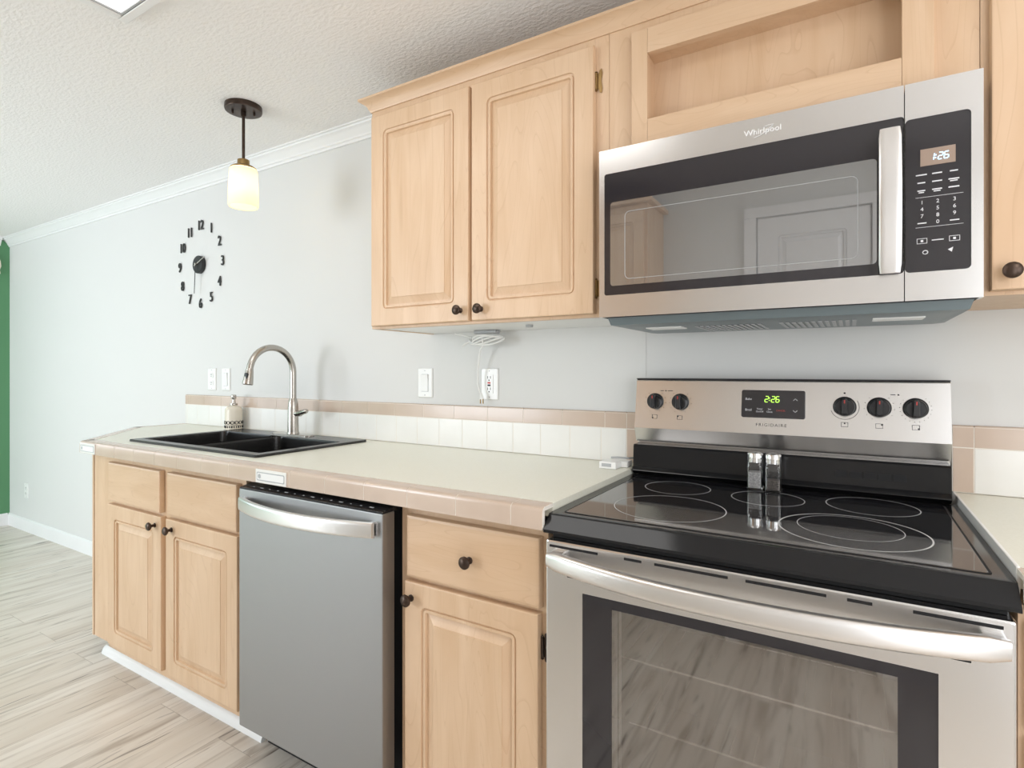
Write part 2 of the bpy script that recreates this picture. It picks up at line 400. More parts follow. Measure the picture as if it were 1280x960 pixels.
for x0, x1, kx, hx, sd in ((-1.394, -.986, -1.016, -1.397, -1), (-.976, -.580, -.940, -.5775, 1)):
    d = obj('door', panel_door(MB(M['wood']), x0, x1, 1.372, 2.083, UD, .0185), t)
    knob(d, kx, UD, 1.405)
    for z in (1.44, 1.99):
        if sd > 0: hinge(d, hx, UF-.001, z, M['brass'], 1)
        else: hinge(d, hx, UF-.001, z, M['brass'], -.3)
t = thing('open_niche_cabinet', 'maple cabinet box with an open niche directly above the microwave', 'cabinet', (-.165, -.16, 1.776))
mb = MB(M['wood'])
mb.box(-.542, -.44, UF, -.001, 1.776, 2.125); mb.box(.093, .212, UF, -.001, 1.776, 2.125)
mb.box(-.44, .093, UF, -.001, 1.776, 1.845); mb.box(-.44, .093, UF, -.001, 2.025, 2.125)
mb.box(-.44, .093, -.262, -.001, 1.845, 2.025)
obj('carcass', mb, t)
mb = MB(M['wood'], M['woodh'])
F0 = UF-.019
mb.box(-.476, -.435, F0, UF, 1.780, 2.080, M['wood'], .0012); mb.box(.088, .140, F0, UF, 1.780, 2.080, M['wood'], .0012)
mb.box(-.4347, .0877, F0, UF, 1.780, 1.852, M['woodh'], .0008); mb.box(-.4347, .0877, F0, UF, 2.018, 2.080, M['woodh'], .0008)
obj('face_frame', mb, t)
t = thing('wall_cabinet', 'maple wall cabinet to the right of the microwave, cut off by the picture edge', 'cabinet', (.44, -.16, 1.364), 'maple wall cabinets')
mb = MB(M['wood']); mb.box(.213, .67, UF+.018, -.001, 1.364, 2.125); obj('carcass', mb, t)
mb = MB(M['wood']); mb.box(.213, .25, UF, UF+.018, 1.364, 2.125, bev=.001); mb.box(.63, .67, UF, UF+.018, 1.364, 2.125, bev=.001); mb.box(.25, .63, UF, UF+.018, 1.364, 1.395); mb.box(.25, .63, UF, UF+.018, 2.07, 2.125)
obj('face_frame', mb, t)
d = obj('door', panel_door(MB(M['wood']), .226, .655, 1.372, 2.083, UD, .0185), t)
knob(d, .253, UD, 1.405)
# moulding that crowns all wall cabinets
pr_ = [(0, 2.108), (.004, 2.108), (.005, 2.113), (.009, 2.118), (.012, 2.126), (.019, 2.135), (.030, 2.140), (.034, 2.142), (.034, 2.149), (0, 2.149)]
mb = MB(M['woodh']); rs = []
for p, z in pr_: pass
yb = UF
rs = [[(-1.407-p, -.002, z) for p, z in pr_], [(-1.407-p, yb-p, z) for p, z in pr_], [(.67+p*0, yb-p, z) for p, z in pr_]]
mb.rings(rs)
mb.box(-1.405, .67, UF+.001, -.002, 2.126, 2.149)
obj('cabinet_crown', mb, label='maple crown strip running along the top of all the wall cabinets', category='moulding')

# ------------------------------------------------------------------ base cabinets
BF, BD = -.620, -.640
t = thing('sink_base_cabinet', 'maple base cabinet under the black sink, left of the dishwasher', 'cabinet', (-2.17, -.3, 0))
mb = MB(M['wood'])
mb.box(-1.668, -1.655, BF+.019, -.02, .105, .879)
mb.box(-2.70, -1.668, -.032, -.02, .105, .879); mb.box(-2.66, -1.668, BF+.019, -.032, .105, .12)
obj('carcass', mb, t)
mb = MB(M['wood'])
mb.prism([(-2.722, -.600), (-3.10, -.25), (-3.10, -.02), (-3.086, -.02), (-3.086, -.244), (-2.706, -.600)], 'z', .125, .879)
obj('end_panel', mb, t)
mb = MB(M['wood'])
mb.box(-2.722, -2.710, BF-.002, BF+.019, .115, .879); mb.box(-2.7055, -2.52, BF, BF+.019, .115, .879, bev=.001); mb.box(-1.70, -1.655, BF, BF+.019, .10, .879, bev=.001)
mb.box(-2.15, -2.10, BF, BF+.019, .14, .68)
mb.box(-2.15, -2.10, BF, BF+.019, .715, .84)
mb.box(-2.52, -1.70, BF, BF+.019, .84, .879); mb.box(-2.52, -1.70, BF, BF+.019, .68, .715); mb.box(-2.52, -1.70, BF, BF+.019, .10, .14)
obj('face_frame', mb, t)
for x0, x1 in ((-2.545, -2.150), (-2.100, -1.680)):
    obj('false_drawer_front', slab(MB(M['woodh']), x0, x1, .702, .857, BD, .0195), t)
for x0, x1, kx in ((-2.547, -2.140, -2.180), (-2.108, -1.676, -2.066)):
    d = obj('door', panel_door(MB(M['wood']), x0, x1, .128, .690, BD, .0195), t); knob(d, kx, BD, .655)
    if x0 > -2.2:
        for z in (.61, .215): hinge(d, -1.672, BF-.001, z, M['bronze'], 1)
obj('toe_board', MB(M['wood']).box(-2.74, -1.655, -.552, -.54, 0, .104), t)
mb = MB(M['white'])
mb.rings([[(x, -.553-p, q) for p, q in ((0, .0), (.018, 0), (.018, .006), (.014, .017), (.008, .026), (0, .031))] for x in (-2.765, -1.652)])
struct('trim_4', mb)
t = thing('drawer_base_cabinet', 'narrow maple base cabinet with one drawer between dishwasher and stove', 'cabinet', (-.775, -.3, 0))
mb = MB(M['wood']); mb.box(-.99, -.975, BF+.019, -.02, .105, .879); mb.box(-.579, -.565, BF+.019, -.02, .105, .879); mb.box(-.975, -.579, BF+.019, -.02, .105, .12)
mb.box(-.99, -.565, -.55, -.54, 0, .105); obj('carcass', mb, t)
mb = MB(M['wood']); mb.box(-.99, -.945, BF, BF+.019, .105, .879, bev=.001); mb.box(-.60, -.565, BF, BF+.019, .105, .879, bev=.001)
mb.box(-.945, -.60, BF, BF+.019, .845, .879); mb.box(-.945, -.60, BF, BF+.019, .68, .71); mb.box(-.945, -.60, BF, BF+.019, .105, .14)
obj('face_frame', mb, t)
d = obj('drawer', slab(MB(M['woodh']), -.960, -.577, .702, .858, BD, .0195), t); knob(d, -.762, BD, .777)
d = obj('door', panel_door(MB(M['wood']), -.966, -.580, .128, .691, BD, .0195), t); knob(d, -.942, BD, .651)
for z in (.615, .215): hinge(d, -.577, BF-.001, z, M['bronze'], .6)
t = thing('corner_base_cabinet', 'maple base cabinet right of the stove, a sliver at the picture edge', 'cabinet', (.8, -.3, 0))
mb = MB(M['wood']); mb.box(.209, 1.38, BF+.019, -.02, .105, .879); mb.box(.209, 1.38, -.55, -.54, 0, .105); obj('carcass', mb, t)
mb = MB(M['wood']); mb.box(.209, .27, BF, BF+.019, .105, .879); mb.box(.27, 1.38, BF, BF+.019, .845, .879); mb.box(.27, 1.38, BF, BF+.019, .105, .14); obj('face_frame', mb, t)
obj('drawer', slab(MB(M['woodh']), .218, .70, .702, .857, BD, .0195), t)
d = obj('door', panel_door(MB(M['wood']), .218, .70, .128, .690, BD, .0195), t)
d = obj('door', panel_door(MB(M['wood']), .72, 1.2, .128, .857, BD, .0195), t)

# ------------------------------------------------------------------ worktops with tiled edges
ZT, ZB = .930, .881
SX0, SX1, SY0, SY1 = -2.555, -1.695, -.560, -.058    # sink rim
def edge_tile(mb, p, q, nrm, m, depth=.05):
    """bullnose tile from p to q (2-D) with outward normal nrm"""
    sec = [(-.008, ZB), (0, ZB+.001), (0, ZT-.010), (-.003, ZT-.003), (-.010, ZT+.0008), (-depth, ZT+.0008), (-depth, ZT-.006), (-.008, ZT-.006)]
    mb.rings([[(c[0]+nrm[0]*a, c[1]+nrm[1]*a, z) for a, z in sec] for c in (p, q)], m)
def run_tiles(mb, p, q, pitch, start, m, g=.0022):
    v = Vector((q[0]-p[0], q[1]-p[1])); L_ = v.length; v /= L_; n = (v.y, -v.x)
    cuts = [0]; a = start
    while a < L_-.004: cuts.append(a); a += pitch
    cuts.append(L_)
    for a, b in zip(cuts, cuts[1:]):
        if b-a < .006: continue
        edge_tile(mb, (p[0]+v.x*(a+g/2), p[1]+v.y*(a+g/2)), (p[0]+v.x*(b-g/2), p[1]+v.y*(b-g/2)), n, m)
    # grout line behind the tiles
    edge = [(-.010, ZB+.001), (-.0006, ZB+.002), (-.0006, ZT-.010), (-.0038, ZT-.0035), (-.0105, ZT+.0003), (-.048, ZT+.0003), (-.048, ZT-.008), (-.010, ZT-.008)]
    mb.rings([[(c[0]+n[0]*a, c[1]+n[1]*a, z) for a, z in edge] for c in (p, q)], M['grout'])
t = thing('countertop', 'long cream worktop with a tan tiled edge holding the sink', 'countertop', (-1.9, -.33, ZB), 'cream worktops')
mb = MB(M['laminate'])
z0 = ZT-.03
mb.prism([(-3.14, -.001), (-3.14, -.245), (-2.725, -.612), (SX0+.012, -.612), (SX0+.012, -.001)], 'z', z0, ZT)
mb.box(SX1-.012, -.558, -.612, -.001, z0, ZT)
mb.box(SX0+.012, SX1-.012, -.612, SY0+.012, z0, ZT)
mb.box(SX0+.012, SX1-.012, SY1-.012, -.001, z0, ZT)
obj('worktop_surface', mb, t)
mb = MB(M['tan'], M['grout'])
run_tiles(mb, (-2.742, -.660), (-.558, -.660), .1505, .148, M['tan'])
run_tiles(mb, (-3.182, -.265), (-2.742, -.660), .1505, .14, M['tan'])
run_tiles(mb, (-3.182, -.002), (-3.182, -.265), .1505, .11, M['tan'])
obj('edge_tiles', mb, t)
# the two odd tiles in the front edge: pale decorated pieces
for x0, x1, lab in ((-1.548, -1.398, 'white decorated edge tile'), (-2.735, -2.598, 'pale decorated corner tile')):
    mb = MB(M['tile'], M['greyplastic'])
    mb.box(x0+.003, x1-.003, -.6625, -.6600, ZB+.002, ZT-.006, M['tile'], .001)
    mb.rings([[(x, y, z) for x, z in rrect(x0+.010, x1-.010, ZB+.009, ZT-.014, .004, 2)] for y in (-.6626, -.6632)], M['greyplastic'])
    mb.rings([[(x, y, z) for x, z in rrect(x0+.013, x1-.013, ZB+.012, ZT-.017, .004, 2)] for y in (-.6630, -.6636)], M['plastic'])
    mb.rings([[(x, y, z) for x, z in rrect(x0+.018, x0+.030, ZB+.016, ZT-.020, .005, 4)] for y in (-.6634, -.6644)], M['greyplastic'])
    obj('decorated_tile', mb, t, label=lab)
t = thing('countertop', 'short pale worktop to the right of the stove', 'countertop', (.8, -.33, ZB), 'cream worktops')
mb = MB(M['laminate']); mb.box(.213, 1.395, -.612, -.001, z0, ZT); obj('worktop_surface', mb, t)
mb = MB(M['tan'], M['grout']); run_tiles(mb, (.209, -.660), (1.395, -.660), .1505, .15, M['tan']); obj('edge_tiles', mb, t)
obj('edge_strip', MB(M['plastic']).box(.2075, .213, -.615, -.012, ZB+.01, ZT+.003, bev=.002), t, label='pale metal edge strip')

def splash(name, x0, x1, label, endl, endr, wstart, tstart):
    mb = MB(M['grout'])
    za, zm, zb = ZT+.001, 1.038, 1.091
    mb.box(x0, x1, -.0107, -.0005, za, zb-.004, M['grout'])
    def tile(a, b, c, d, m, top=False):
        if b-a < .004: return
        g = .0011
        if top:
            sec = [(-.001, c+g), (-.0105, c+g), (-.0115, c+g+.001), (-.0115, d-.008), (-.010, d-.002), (-.006, d), (-.001, d)]
            mb.rings([[(x, y, z) for y, z in sec] for x in (a+g, b-g)], m)
        else: mb.box(a+g, b-g, -.0115, -.003, c+g, d-g, m, .0012)
    lo, hi = x0, x1
    if endl: tile(x0, x0+endl, za, zm, M['tile' if endl < .03 else 'tan']); tile(x0, x0+endl, zm, zb, M['tan'], True); lo = x0+endl
    if endr: tile(x1-endr, x1, za, zm, M['tan']); tile(x1-endr, x1, zm, zb, M['tan'], True); hi = x1-endr
    for pitch, st, c, d, m, top in ((.1113, wstart, za, zm, M['tile'], False), (.152, tstart, zm, zb, M['tan'], True)):
        k = math.floor((lo-st)/pitch); xs = [lo]
        while True:
            x = st+pitch*k; k += 1
            if x >= hi-.003: break
            if x > lo+.003: xs.append(x)
        xs.append(hi)
        for a, b in zip(xs, xs[1:]): tile(a, b, c, d, m, top)
    obj(name, mb, label=label, category='backsplash', group='tiled backsplashes')
splash('backsplash', -3.148, -.562, 'low tiled backsplash, white with tan cap, behind the sink', .022, .043, -.691, -.678)
splash('backsplash', .208, 1.39, 'low tiled backsplash to the right of the stove', .041, 0, .249+.1113, .249+.152)

# ------------------------------------------------------------------ sink
t = thing('kitchen_sink', 'black double-bowl drop-in sink set in the cream worktop', 'sink', ((SX0+SX1)/2, (SY0+SY1)/2, ZT-.19))
mb = MB(M['sink'])
bowls = [(-2.515, -2.150, -.520, -.165), (-2.120, -1.735, -.520, -.165)]
ztop = ZT+.009
def rr3(x0, x1, y0, y1, r, z, n=5): return [(x, y, z) for x, y in rrect(x0, x1, y0, y1, r, n)]
# rim as a top sheet around both bowls: built from strips, with bevelled outer edge
mb.rings([rr3(SX0, SX1, SY0, SY1, .012, ZT+.0005), rr3(SX0, SX1, SY0, SY1, .012, ZT+.005), rr3(SX0+.004, SX1-.004, SY0+.004, SY1-.004, .010, ztop)], cap0=False, cap1=False)
b0, b1 = bowls
mb.box(SX0+.004, b0[0], SY0+.004, SY1-.004, ztop-.006, ztop); mb.box(b1[1], SX1-.004, SY0+.004, SY1-.004, ztop-.006, ztop)
mb.box(b0[0], b1[1], SY0+.004, b0[2], ztop-.006, ztop); mb.box(b0[0], b1[1], b0[3], SY1-.004, ztop-.006, ztop)
obj('rim', mb, t)
mb = MB(M['sink']); mb.box(b0[1], b1[0], b0[2], b0[3], ztop-.02, ztop-.004, bev=.003); obj('divider', mb, t)
for (x0, x1, y0, y1) in bowls:
    mb = MB(M['sink'])
    mb.rings([rr3(x0, x1, y0, y1, .03, ztop), rr3(x0+.002, x1-.002, y0+.002, y1-.002, .03, ztop-.01), rr3(x0+.010, x1-.010, y0+.010, y1-.010, .04, ZT-.17), rr3(x0+.03, x1-.03, y0+.03, y1-.03, .05, ZT-.185)], cap0=False, cap1=True)
    o = obj('bowl', mb, t)
    cx, cy = (x0+x1)/2, (y0+y1)/2
    mb = MB(M['chrome']); mb.lathe([(.0, .0), (.03, 0), (.042, .002), (.045, .001), (.045, -.001), (0, -.001)], (cx, cy, ZT-.183), 'z', 24); obj('drain', mb, o)

# ------------------------------------------------------------------ faucet
FX, FY = -2.100, -.108
t = thing('kitchen_faucet', 'brushed nickel gooseneck pull-down faucet behind the black sink', 'faucet', (FX, FY, ztop))
obj('deck_plate', MB(M['nickel']).rings([rr3(FX-.125, FX+.125, FY-.026, FY+.026, .024, ztop), rr3(FX-.125, FX+.125, FY-.026, FY+.026, .024, ztop+.003), rr3(FX-.121, FX+.121, FY-.022, FY+.022, .020, ztop+.006)]), t)
mb = MB(M['nickel']); mb.lathe([(.026, .006), (.026, .010), (.0235, .014), (.022, .12), (.0205, .140), (.0165, .156), (.0145, .162)], (FX, FY, ztop), 'z', 28); obj('body', mb, t)
pts = [(FX, FY, ztop+.16+.02*i) for i in range(0, 6)]; zc = 1.216; R = .104
pts = [(FX, FY, z) for z in (ztop+.158, 1.12, 1.15, 1.18, 1.205)]
for i in range(0, 19):
    a = PI*(i/18)*.97; pts.append((FX, FY-R+R*math.cos(a), zc+R*math.sin(a)))
e = Vector(pts[-1]); dr = (Vector(pts[-1])-Vector(pts[-2])).normalized()
mb = MB(M['nickel']); mb.tube(pts, .0135, 16); obj('spout_neck', mb, t)
hd = []; dr = Vector((0, -.16, -1)).normalized()
mb = MB(M['nickel']); P = [e+dr*k for k in (-.004, 0, .002, .004, .03, .052, .060, .062)]
mb.tube(P, .015, 20, radii=[.0138, .0150, .0145, .0155, .0185, .0205, .0205, .018]); h_ = obj('spray_head', mb, t)
bpos = e+dr*.026+Vector((.006, -.0155, 0)); mb = MB(M['black'])
mb.rings([[(bpos.x+q[0]+k*.0, bpos.y-k, bpos.z+q[1]) for q in rrect(-.008, .008, -.014, .014, .0078, 5)] for k in (-.006, .002, .003)]); obj('button', mb, h_)
mb = MB(M['nickel']); mb.lathe([(.0125, .0), (.0125, .034), (.0115, .040), (0, .041)], (FX+.012, FY, 1.035), 'x', 20)
lv = [(FX+.034, FY-.002, 1.036), (FX+.055, FY-.006, 1.038), (FX+.085, FY-.012, 1.044), (FX+.108, FY-.016, 1.049), (FX+.112, FY-.017, 1.050)]
rs = []
for (x, y, z), (ry, rz) in zip(lv, ((.011, .011), (.0135, .012), (.013, .011), (.011, .010), (.004, .004))): rs.append([(x, y+a, z+b_) for a, b_ in ellipse(ry, rz, 16, 2)])
mb.rings(rs); obj('lever_handle', mb, t)

# soap dispenser
SXc, SYc = -2.618, -.060
t = thing('soap_dispenser', 'cream ceramic soap bottle with a dark patterned band at the sink corner', 'soap dispenser', (SXc, SYc, ZT))
mb = MB(M['ceramic']); mb.lathe([(.0, 0), (.036, 0), (.039, .003), (.040, .02), (.040, .095), (.038, .104), (.030, .114), (.017, .118), (.015, .121), (.0, .121)], (SXc, SYc, ZT), 'z', 36); bt = obj('bottle', mb, t)
mb = MB(M['ink'])
for k in range(-5, 6):
    a = math.radians(-70 + k*28) ; cx, cy = SXc+.0404*math.cos(a), SYc+.0404*math.sin(a)
    tx, ty = -math.sin(a), math.cos(a)
    ring = [(cx+tx*.0068*math.cos(q), cy+ty*.0068*math.cos(q), ZT+.037+.0078*math.sin(q)) for q in [2*PI*i/12 for i in range(13)]]
    mb.tube(ring, .0013, 6)
    mb.tube([(cx-tx*.0095, cy-ty*.0095, ZT+.031), (cx-tx*.0095, cy-ty*.0095, ZT+.043)], .0016, 6)
for k in range(24):
    a = 2*PI*k/24; r = .0402; cx, cy = SXc+r*math.cos(a), SYc+r*math.sin(a)
    mb.tube([(cx, cy, ZT+.011), (cx, cy, ZT+.021)], .0024 if k % 3 else .0036, 5)
mb.lathe([(.0402, .0225), (.0406, .0235), (.0402, .0245)], (SXc, SYc, ZT), 'z', 36, cap=False)
obj('pattern_band', mb, bt, label='dark printed band')
mb = MB(M['nickel']); mb.lathe([(.017, .121), (.018, .124), (.017, .130), (.009, .132), (.0075, .150), (.011, .152), (.012, .156), (.012, .170), (.010, .173), (0, .1735)], (SXc, SYc, ZT), 'z', 24)
mb.tube([(SXc, SYc, ZT+.163), (SXc+.018, SYc-.014, ZT+.163), (SXc+.028, SYc-.022, ZT+.158)], .005, 10); obj('pump', mb, t)

# ------------------------------------------------------------------ dishwasher
DX0, DX1, DF = -1.598, -.999, -.682
t = thing('dishwasher', 'stainless steel dishwasher below the worktop with bowed handle', 'dishwasher', (-1.3, -.35, 0))
obj('tub', MB(M['blackmatte']).box(-1.63, -.995, -.60, -.03, .10, .876), t)
mb = MB(M['steelv'], M['black'])
mb.rings([[(x, y, z) for x, z in rrect(DX0+i, DX1-i, .138+i, .862-i, .003, 2)] for i, y in ((0, -.640), (0, DF+.003), (.001, DF+.001), (.003, DF))], M['steelv'])
dd = obj('door', mb, t)
mb = MB(M['blackgloss']); mb.prism([(DF+.001, .8625), (DF+.003, .866), (-.645, .873), (-.608, .874), (-.608, .8625)], 'x', DX0+.001, DX1-.001); cp = obj('control_panel', mb, t)
for k in range(14):
    mb = MB(M['greyplastic'])
    x = DX0+.05+k*.038; wdt = (.003, .007, .002)[k % 3]
    sl = (.873-.866)/(.645-.679)*-1
    yy = -.664; zz = .866+(.873-.866)*((yy+.679)/(.034))
    mb.box(x-wdt, x+wdt, yy-.002, yy+.001, zz-.001, zz+.0006)
    obj('touch_key', mb, cp, label='small pale key symbol')
path = []
n = 24
hx0, hx1 = -1.572, -1.018
for i in range(n+1):
    s_ = i/n; u_ = 2*s_-1; x = hx0+(hx1-hx0)*s_
    bow = (1-u_*u_); yy = DF-.012-.046*bow
    path.append((x, yy, .822, 1))
sec = [(a, b_) for a, b_ in ellipse(.008, .020, 20, 4)]
mb = MB(M['steel_h']); mb.sweep_x(sec, path)
mb.box(hx0, hx0+.02, DF-.012, DF+.002, .804, .840, bev=.003); mb.box(hx1-.02, hx1, DF-.012, DF+.002, .804, .840, bev=.003)
obj('handle', mb, t)
obj('kick_plate', MB(M['blackmatte']).box(-1.63, -.995, -.56, -.54, .005, .10), t)

# ------------------------------------------------------------------ range
RX0, RX1 = -.553, .204
RF = -.660
t = thing('electric_range', 'stainless electric stove with black glass cooktop and oven window', 'stove', ((RX0+RX1)/2, -.35, 0))
mb = MB(M['greyplastic'], M['blackmatte']); mb.box(RX0+.004, RX0+.02, -.615, -.03, .03, .885, M['greyplastic']); mb.box(RX1-.02, RX1-.004, -.615, -.03, .03, .885, M['greyplastic'])
mb.box(RX0+.02, RX1-.02, -.05, -.03, .03, .885, M['greyplastic']); mb.box(RX0+.02, RX1-.02, -.615, -.05, .83, .885, M['blackmatte']); mb.box(RX0+.02, RX1-.02, -.60, -.05, .03, .05, M['blackmatte'])
obj('body', mb, t)
# cooktop: enamel frame with sloping front apron and inset glass
mb = MB(M['blackgloss'], M['blackglass'])
zt = .915
sec = [(-.095, .884), (-.095, zt), (-.626, zt), (-.634, zt-.001), (-.640, zt-.006), (-.661, .886), (-.662, .880), (-.658, .878), (-.650, .884)]
mb.rings([[(x, y, z) for y, z in sec] for x in (RX0-.002, RX1+.002)], M['blackgloss'])
ct = obj('cooktop', mb, t)
mb = MB(M['blackglass'])
gx0, gx1, gy0, gy1 = RX0+.026, RX1-.026, -.612, -.125
mb.rings([[(x, y, zt+h) for x, y in rrect(gx0+i, gx1-i, gy0+i, gy1-i, .006, 3)] for i, h in ((0, -.001), (0, .0010), (.0012, .0018))]); obj('glass_top', mb, ct)
mb = MB(M['blackmatte'])
o1 = rrect(gx0-.004, gx1+.004, gy0-.004, gy1+.004, .008, 3); i1 = rrect(gx0-.0002, gx1+.0002, gy0-.0002, gy1+.0002, .006, 3)
V1 = [mb.bm.verts.new((x, y, zt+.0006)) for x, y in o1]; V2 = [mb.bm.verts.new((x, y, zt+.0006)) for x, y in i1]
for i in range(len(V1)):
    j = (i+1) % len(V1); mb.bm.faces.new((V1[i], V1[j], V2[j], V2[i]))
obj('glass_seal', mb, ct)
M['ring'] = mat('burner_print', srgb(205, 205, 205), .4)
for (cx, cy, r, w_) in ((-.385, -.241, .082, .0016), (-.345, -.464, .120, .0020), (-.170, -.252, .080, .0016), (.040, -.216, .090, .0018), (.001, -.462, .126, .0028), (-.003, -.440, .090, .0014)):
    mb = MB(M['ring']); V1 = []; V2 = []
    for i in range(96):
        a = 2*PI*i/96; V1.append(mb.bm.verts.new((cx+r*math.cos(a), cy+r*math.sin(a), zt+.0021))); V2.append(mb.bm.verts.new((cx+(r-w_)*math.cos(a), cy+(r-w_)*math.sin(a), zt+.0021)))
    for i in range(96):
        j = (i+1) % 96; mb.bm.faces.new((V1[i], V1[j], V2[j], V2[i]))
    obj('burner_ring', mb, ct, label='pale printed burner ring')
# backguard
def py(z): return -.092+(z-1.055)/(1.197-1.055)*.022
mb = MB(M['steel'])
sec = [(-.03, .90), (-.055, .90), (-.062, 1.012), (-.078, 1.012), (py(1.055)-.001, 1.053), (py(1.056), 1.058), (py(1.19), 1.190), (py(1.19)+.004, 1.196), (-.05, 1.197), (-.03, 1.196)]
mb.rings([[(x, y, z) for y, z in sec] for x in (RX0+.002, RX1-.006)]); bg = obj('backguard', mb, t)
mb = MB(M['black']); mb.box(RX0+.002, RX1-.006, -.074, -.03, 1.1965, 1.199, bev=.0005); obj('top_trim', mb, bg, label='thin black top trim')
mb = MB(M['blackgloss']); sec = [(-.055, .916), (-.094, .916), (-.100, .922), (-.112, .928), (-.108, .935), (-.100, .940), (-.096, .998), (-.092, 1.003), (-.056, 1.003)]
mb.rings([[(x, y, z) for y, z in sec] for x in (RX0, RX1-.008)]); lb = obj('black_riser', mb, t, label='glossy black riser below the control panel')
for k in range(5): obj('vent_slot', MB(M['blackmatte']).box(-.033+k*.030, -.033+k*.030+.026, -.0995, -.098, .958, .974), lb)
tilt = math.atan2(.022, .142)
def on_panel(x, z, d=0): return (x, py(z)-d, z)
for i, x in enumerate((-.492, -.419, -.013, .059, .131)):
    z = 1.131; y = py(z)
    mb = MB(M['black']); rr_ = .0215 if i < 2 else .0225
    mb.lathe([(rr_+.003, 0), (rr_+.003, .002), (rr_, .004), (rr_-.0015, .016), (rr_-.004, .018), (0, .018)], (x, y, z), '-y', 32)
    mb.rings([[(x+q[0], y-.017-h, z+q[1]) for q in rrect(-.0065*k, .0065*k, -.0195*k, .0215*k, .005, 3)] for h, k in ((0, 1), (.012, .95), (.014, .8))])
    k_ = obj('control_knob', mb, bg)
    mb = MB(M['red']); mb.box(x-.0012, x+.0012, y-.0318, y-.030, z+.010, z+.018); obj('pointer', mb, k_, label='red pointer mark')
    mb = MB(M['ink'])
    for a in range(-140, 141, 28 if i != 4 else 18):
        if i == 2 or a == 0: continue
        q = math.radians(a+180); px, pz = x+.031*math.sin(q), z+.031*math.cos(q)
        mb.lathe([(.0009, 0), (.0009, .0006), (0, .0006)], on_panel(px, pz), '-y', 8)
    if i == 2:
        pp = [on_panel(x+.031*math.sin(math.radians(a)), z+.031*math.cos(math.radians(a)), .0002) for a in range(60, 260, 8)]; mb.tube(pp, .0006, 5)
        mb.lathe([(.0022, 0), (.0022, .0006), (0, .0006)], on_panel(x, z+.034), '-y', 10)
    fx, fz = x, z-.044      # burner position pictogram
    for a0, a1, c0, c1 in ((-.0075, .0075, .005, .0058), (-.0075, .0075, -.0058, -.005), (-.0075, -.0067, -.0058, .0058), (.0067, .0075, -.0058, .0058)):
        mb.box(fx+a0, fx+a1, py(fz+(c0 if c1-c0 < .002 else -.0058))-.0007, py(fz)+.001, fz+c0, fz+c1)
    dx, dz = ((-.0055, -.003), (-.0055, .003), (0, .003), (.0055, .003), (.0055, -.003))[i]
    mb.lathe([(.0019, 0), (.0019, .0012), (0, .0012)], on_panel(fx+dx, fz+dz), '-y', 10)
    obj('dial_marks', mb, bg, label='fine dark dial marks')
for x in (-.462, .098):
    mb = MB(M['ink'])
    mb.lathe([(.0020, 0), (.0020, .0006), (0, .0006)], on_panel(x, 1.163), '-y', 10); mb.box(x-.016, x-.006, py(1.163)-.0005, py(1.163)+.001, 1.1622, 1.1638)
    if x < 0: mb.box(x+.006, x+.020, py(1.163)-.0005, py(1.163)+.001, 1.1622, 1.1638)
    obj('indicator_light', mb, bg)
mb = MB(M['panelglass'])
mb.rings([[(x, py(z)-h, z) for x, z in rrect(-.254+i, -.100-i, 1.096+i, 1.169-i, .005, 3)] for i, h in ((0, -.001), (0, .002), (.0015, .003))]); dp = obj('display', mb, bg, label='dark clock display window')
def seg7(mb, s, x, y, z, h, m, adv=None, shear=.12, th=None):
    W = h*.52; th = th or h*.13; adv = adv or W*1.38
    S7 = {'0': 'abcdef', '1': 'bc', '2': 'abged', '3': 'abgcd', '4': 'fgbc', '5': 'afgcd', '6': 'afgedc', '7': 'abc', '8': 'abcdefg', '9': 'abcdfg'}
    for ch in s:
        if ch == ':':
            for q in (.3, .7): mb.box(x-th*.6+q*h*shear, x+th*.6+q*h*shear, y-.0006, y, z+q*h-th*.6, z+q*h+th*.6, m)
            x += adv*.45; continue
        E_ = {'a': ((0, h), (W, h)), 'g': ((0, h/2), (W, h/2)), 'd': ((0, 0), (W, 0)), 'f': ((0, h/2), (0, h)), 'b': ((W, h/2), (W, h)), 'e': ((0, 0), (0, h/2)), 'c': ((W, 0), (W, h/2))}
        for k in S7[ch]:
            (a, b_), (c_, d_) = E_[k]; g = th*.35
            if b_ == d_: q = [(a+g, b_-th/2), (c_-g, d_-th/2), (c_-g, d_+th/2), (a+g, b_+th/2)]
            else: q = [(a-th/2, b_+g), (a+th/2, b_+g), (a+th/2, d_-g), (a-th/2, d_-g)]
            q = [(x+u+v*shear, z+v) for u, v in q]
            mb.rings([[(u, yy, v) for u, v in q] for yy in (y, y-.0006)], m)
        x += adv
    return mb
obj('clock_digits', seg7(MB(M['seg_green']), '2:26', -.196, py(1.14)-.003, 1.138, .015, None), dp, label='lit green 2:26')
yk = lambda z: py(z)-.0032
words_ = [('Bake', -.236, 1.145, .0085), ('Broil', -.236, 1.116, .0085), ('Timer', -.208, 1.119, .0062), ('On/Off', -.208, 1.112, .0062), ('Set', -.184, 1.119, .0062), ('Clock', -.184, 1.112, .0062)]
for s_, x, z, sz in words_:
    q = text_mb(s_, M['print'], (x, yk(z), z), sz, tilt=-tilt); obj('key_lettering', q, dp, label='pale key lettering')
for x, z, s_ in ((-.123, 1.145, 1), (-.123, 1.116, -1)):
    mb = MB(M['print']); mb.tube([(x-.005, yk(z), z-.002*s_), (x, yk(z), z+.003*s_), (x+.005, yk(z), z-.002*s_)], .0008, 5)
    obj('arrow_key', mb, dp, label='pale arrow key')
q = text_mb('CANCEL', M['red'], (-.157, yk(1.116), 1.116), .0058, tilt=-tilt); obj('cancel_lettering', q, dp, label='red lettering')
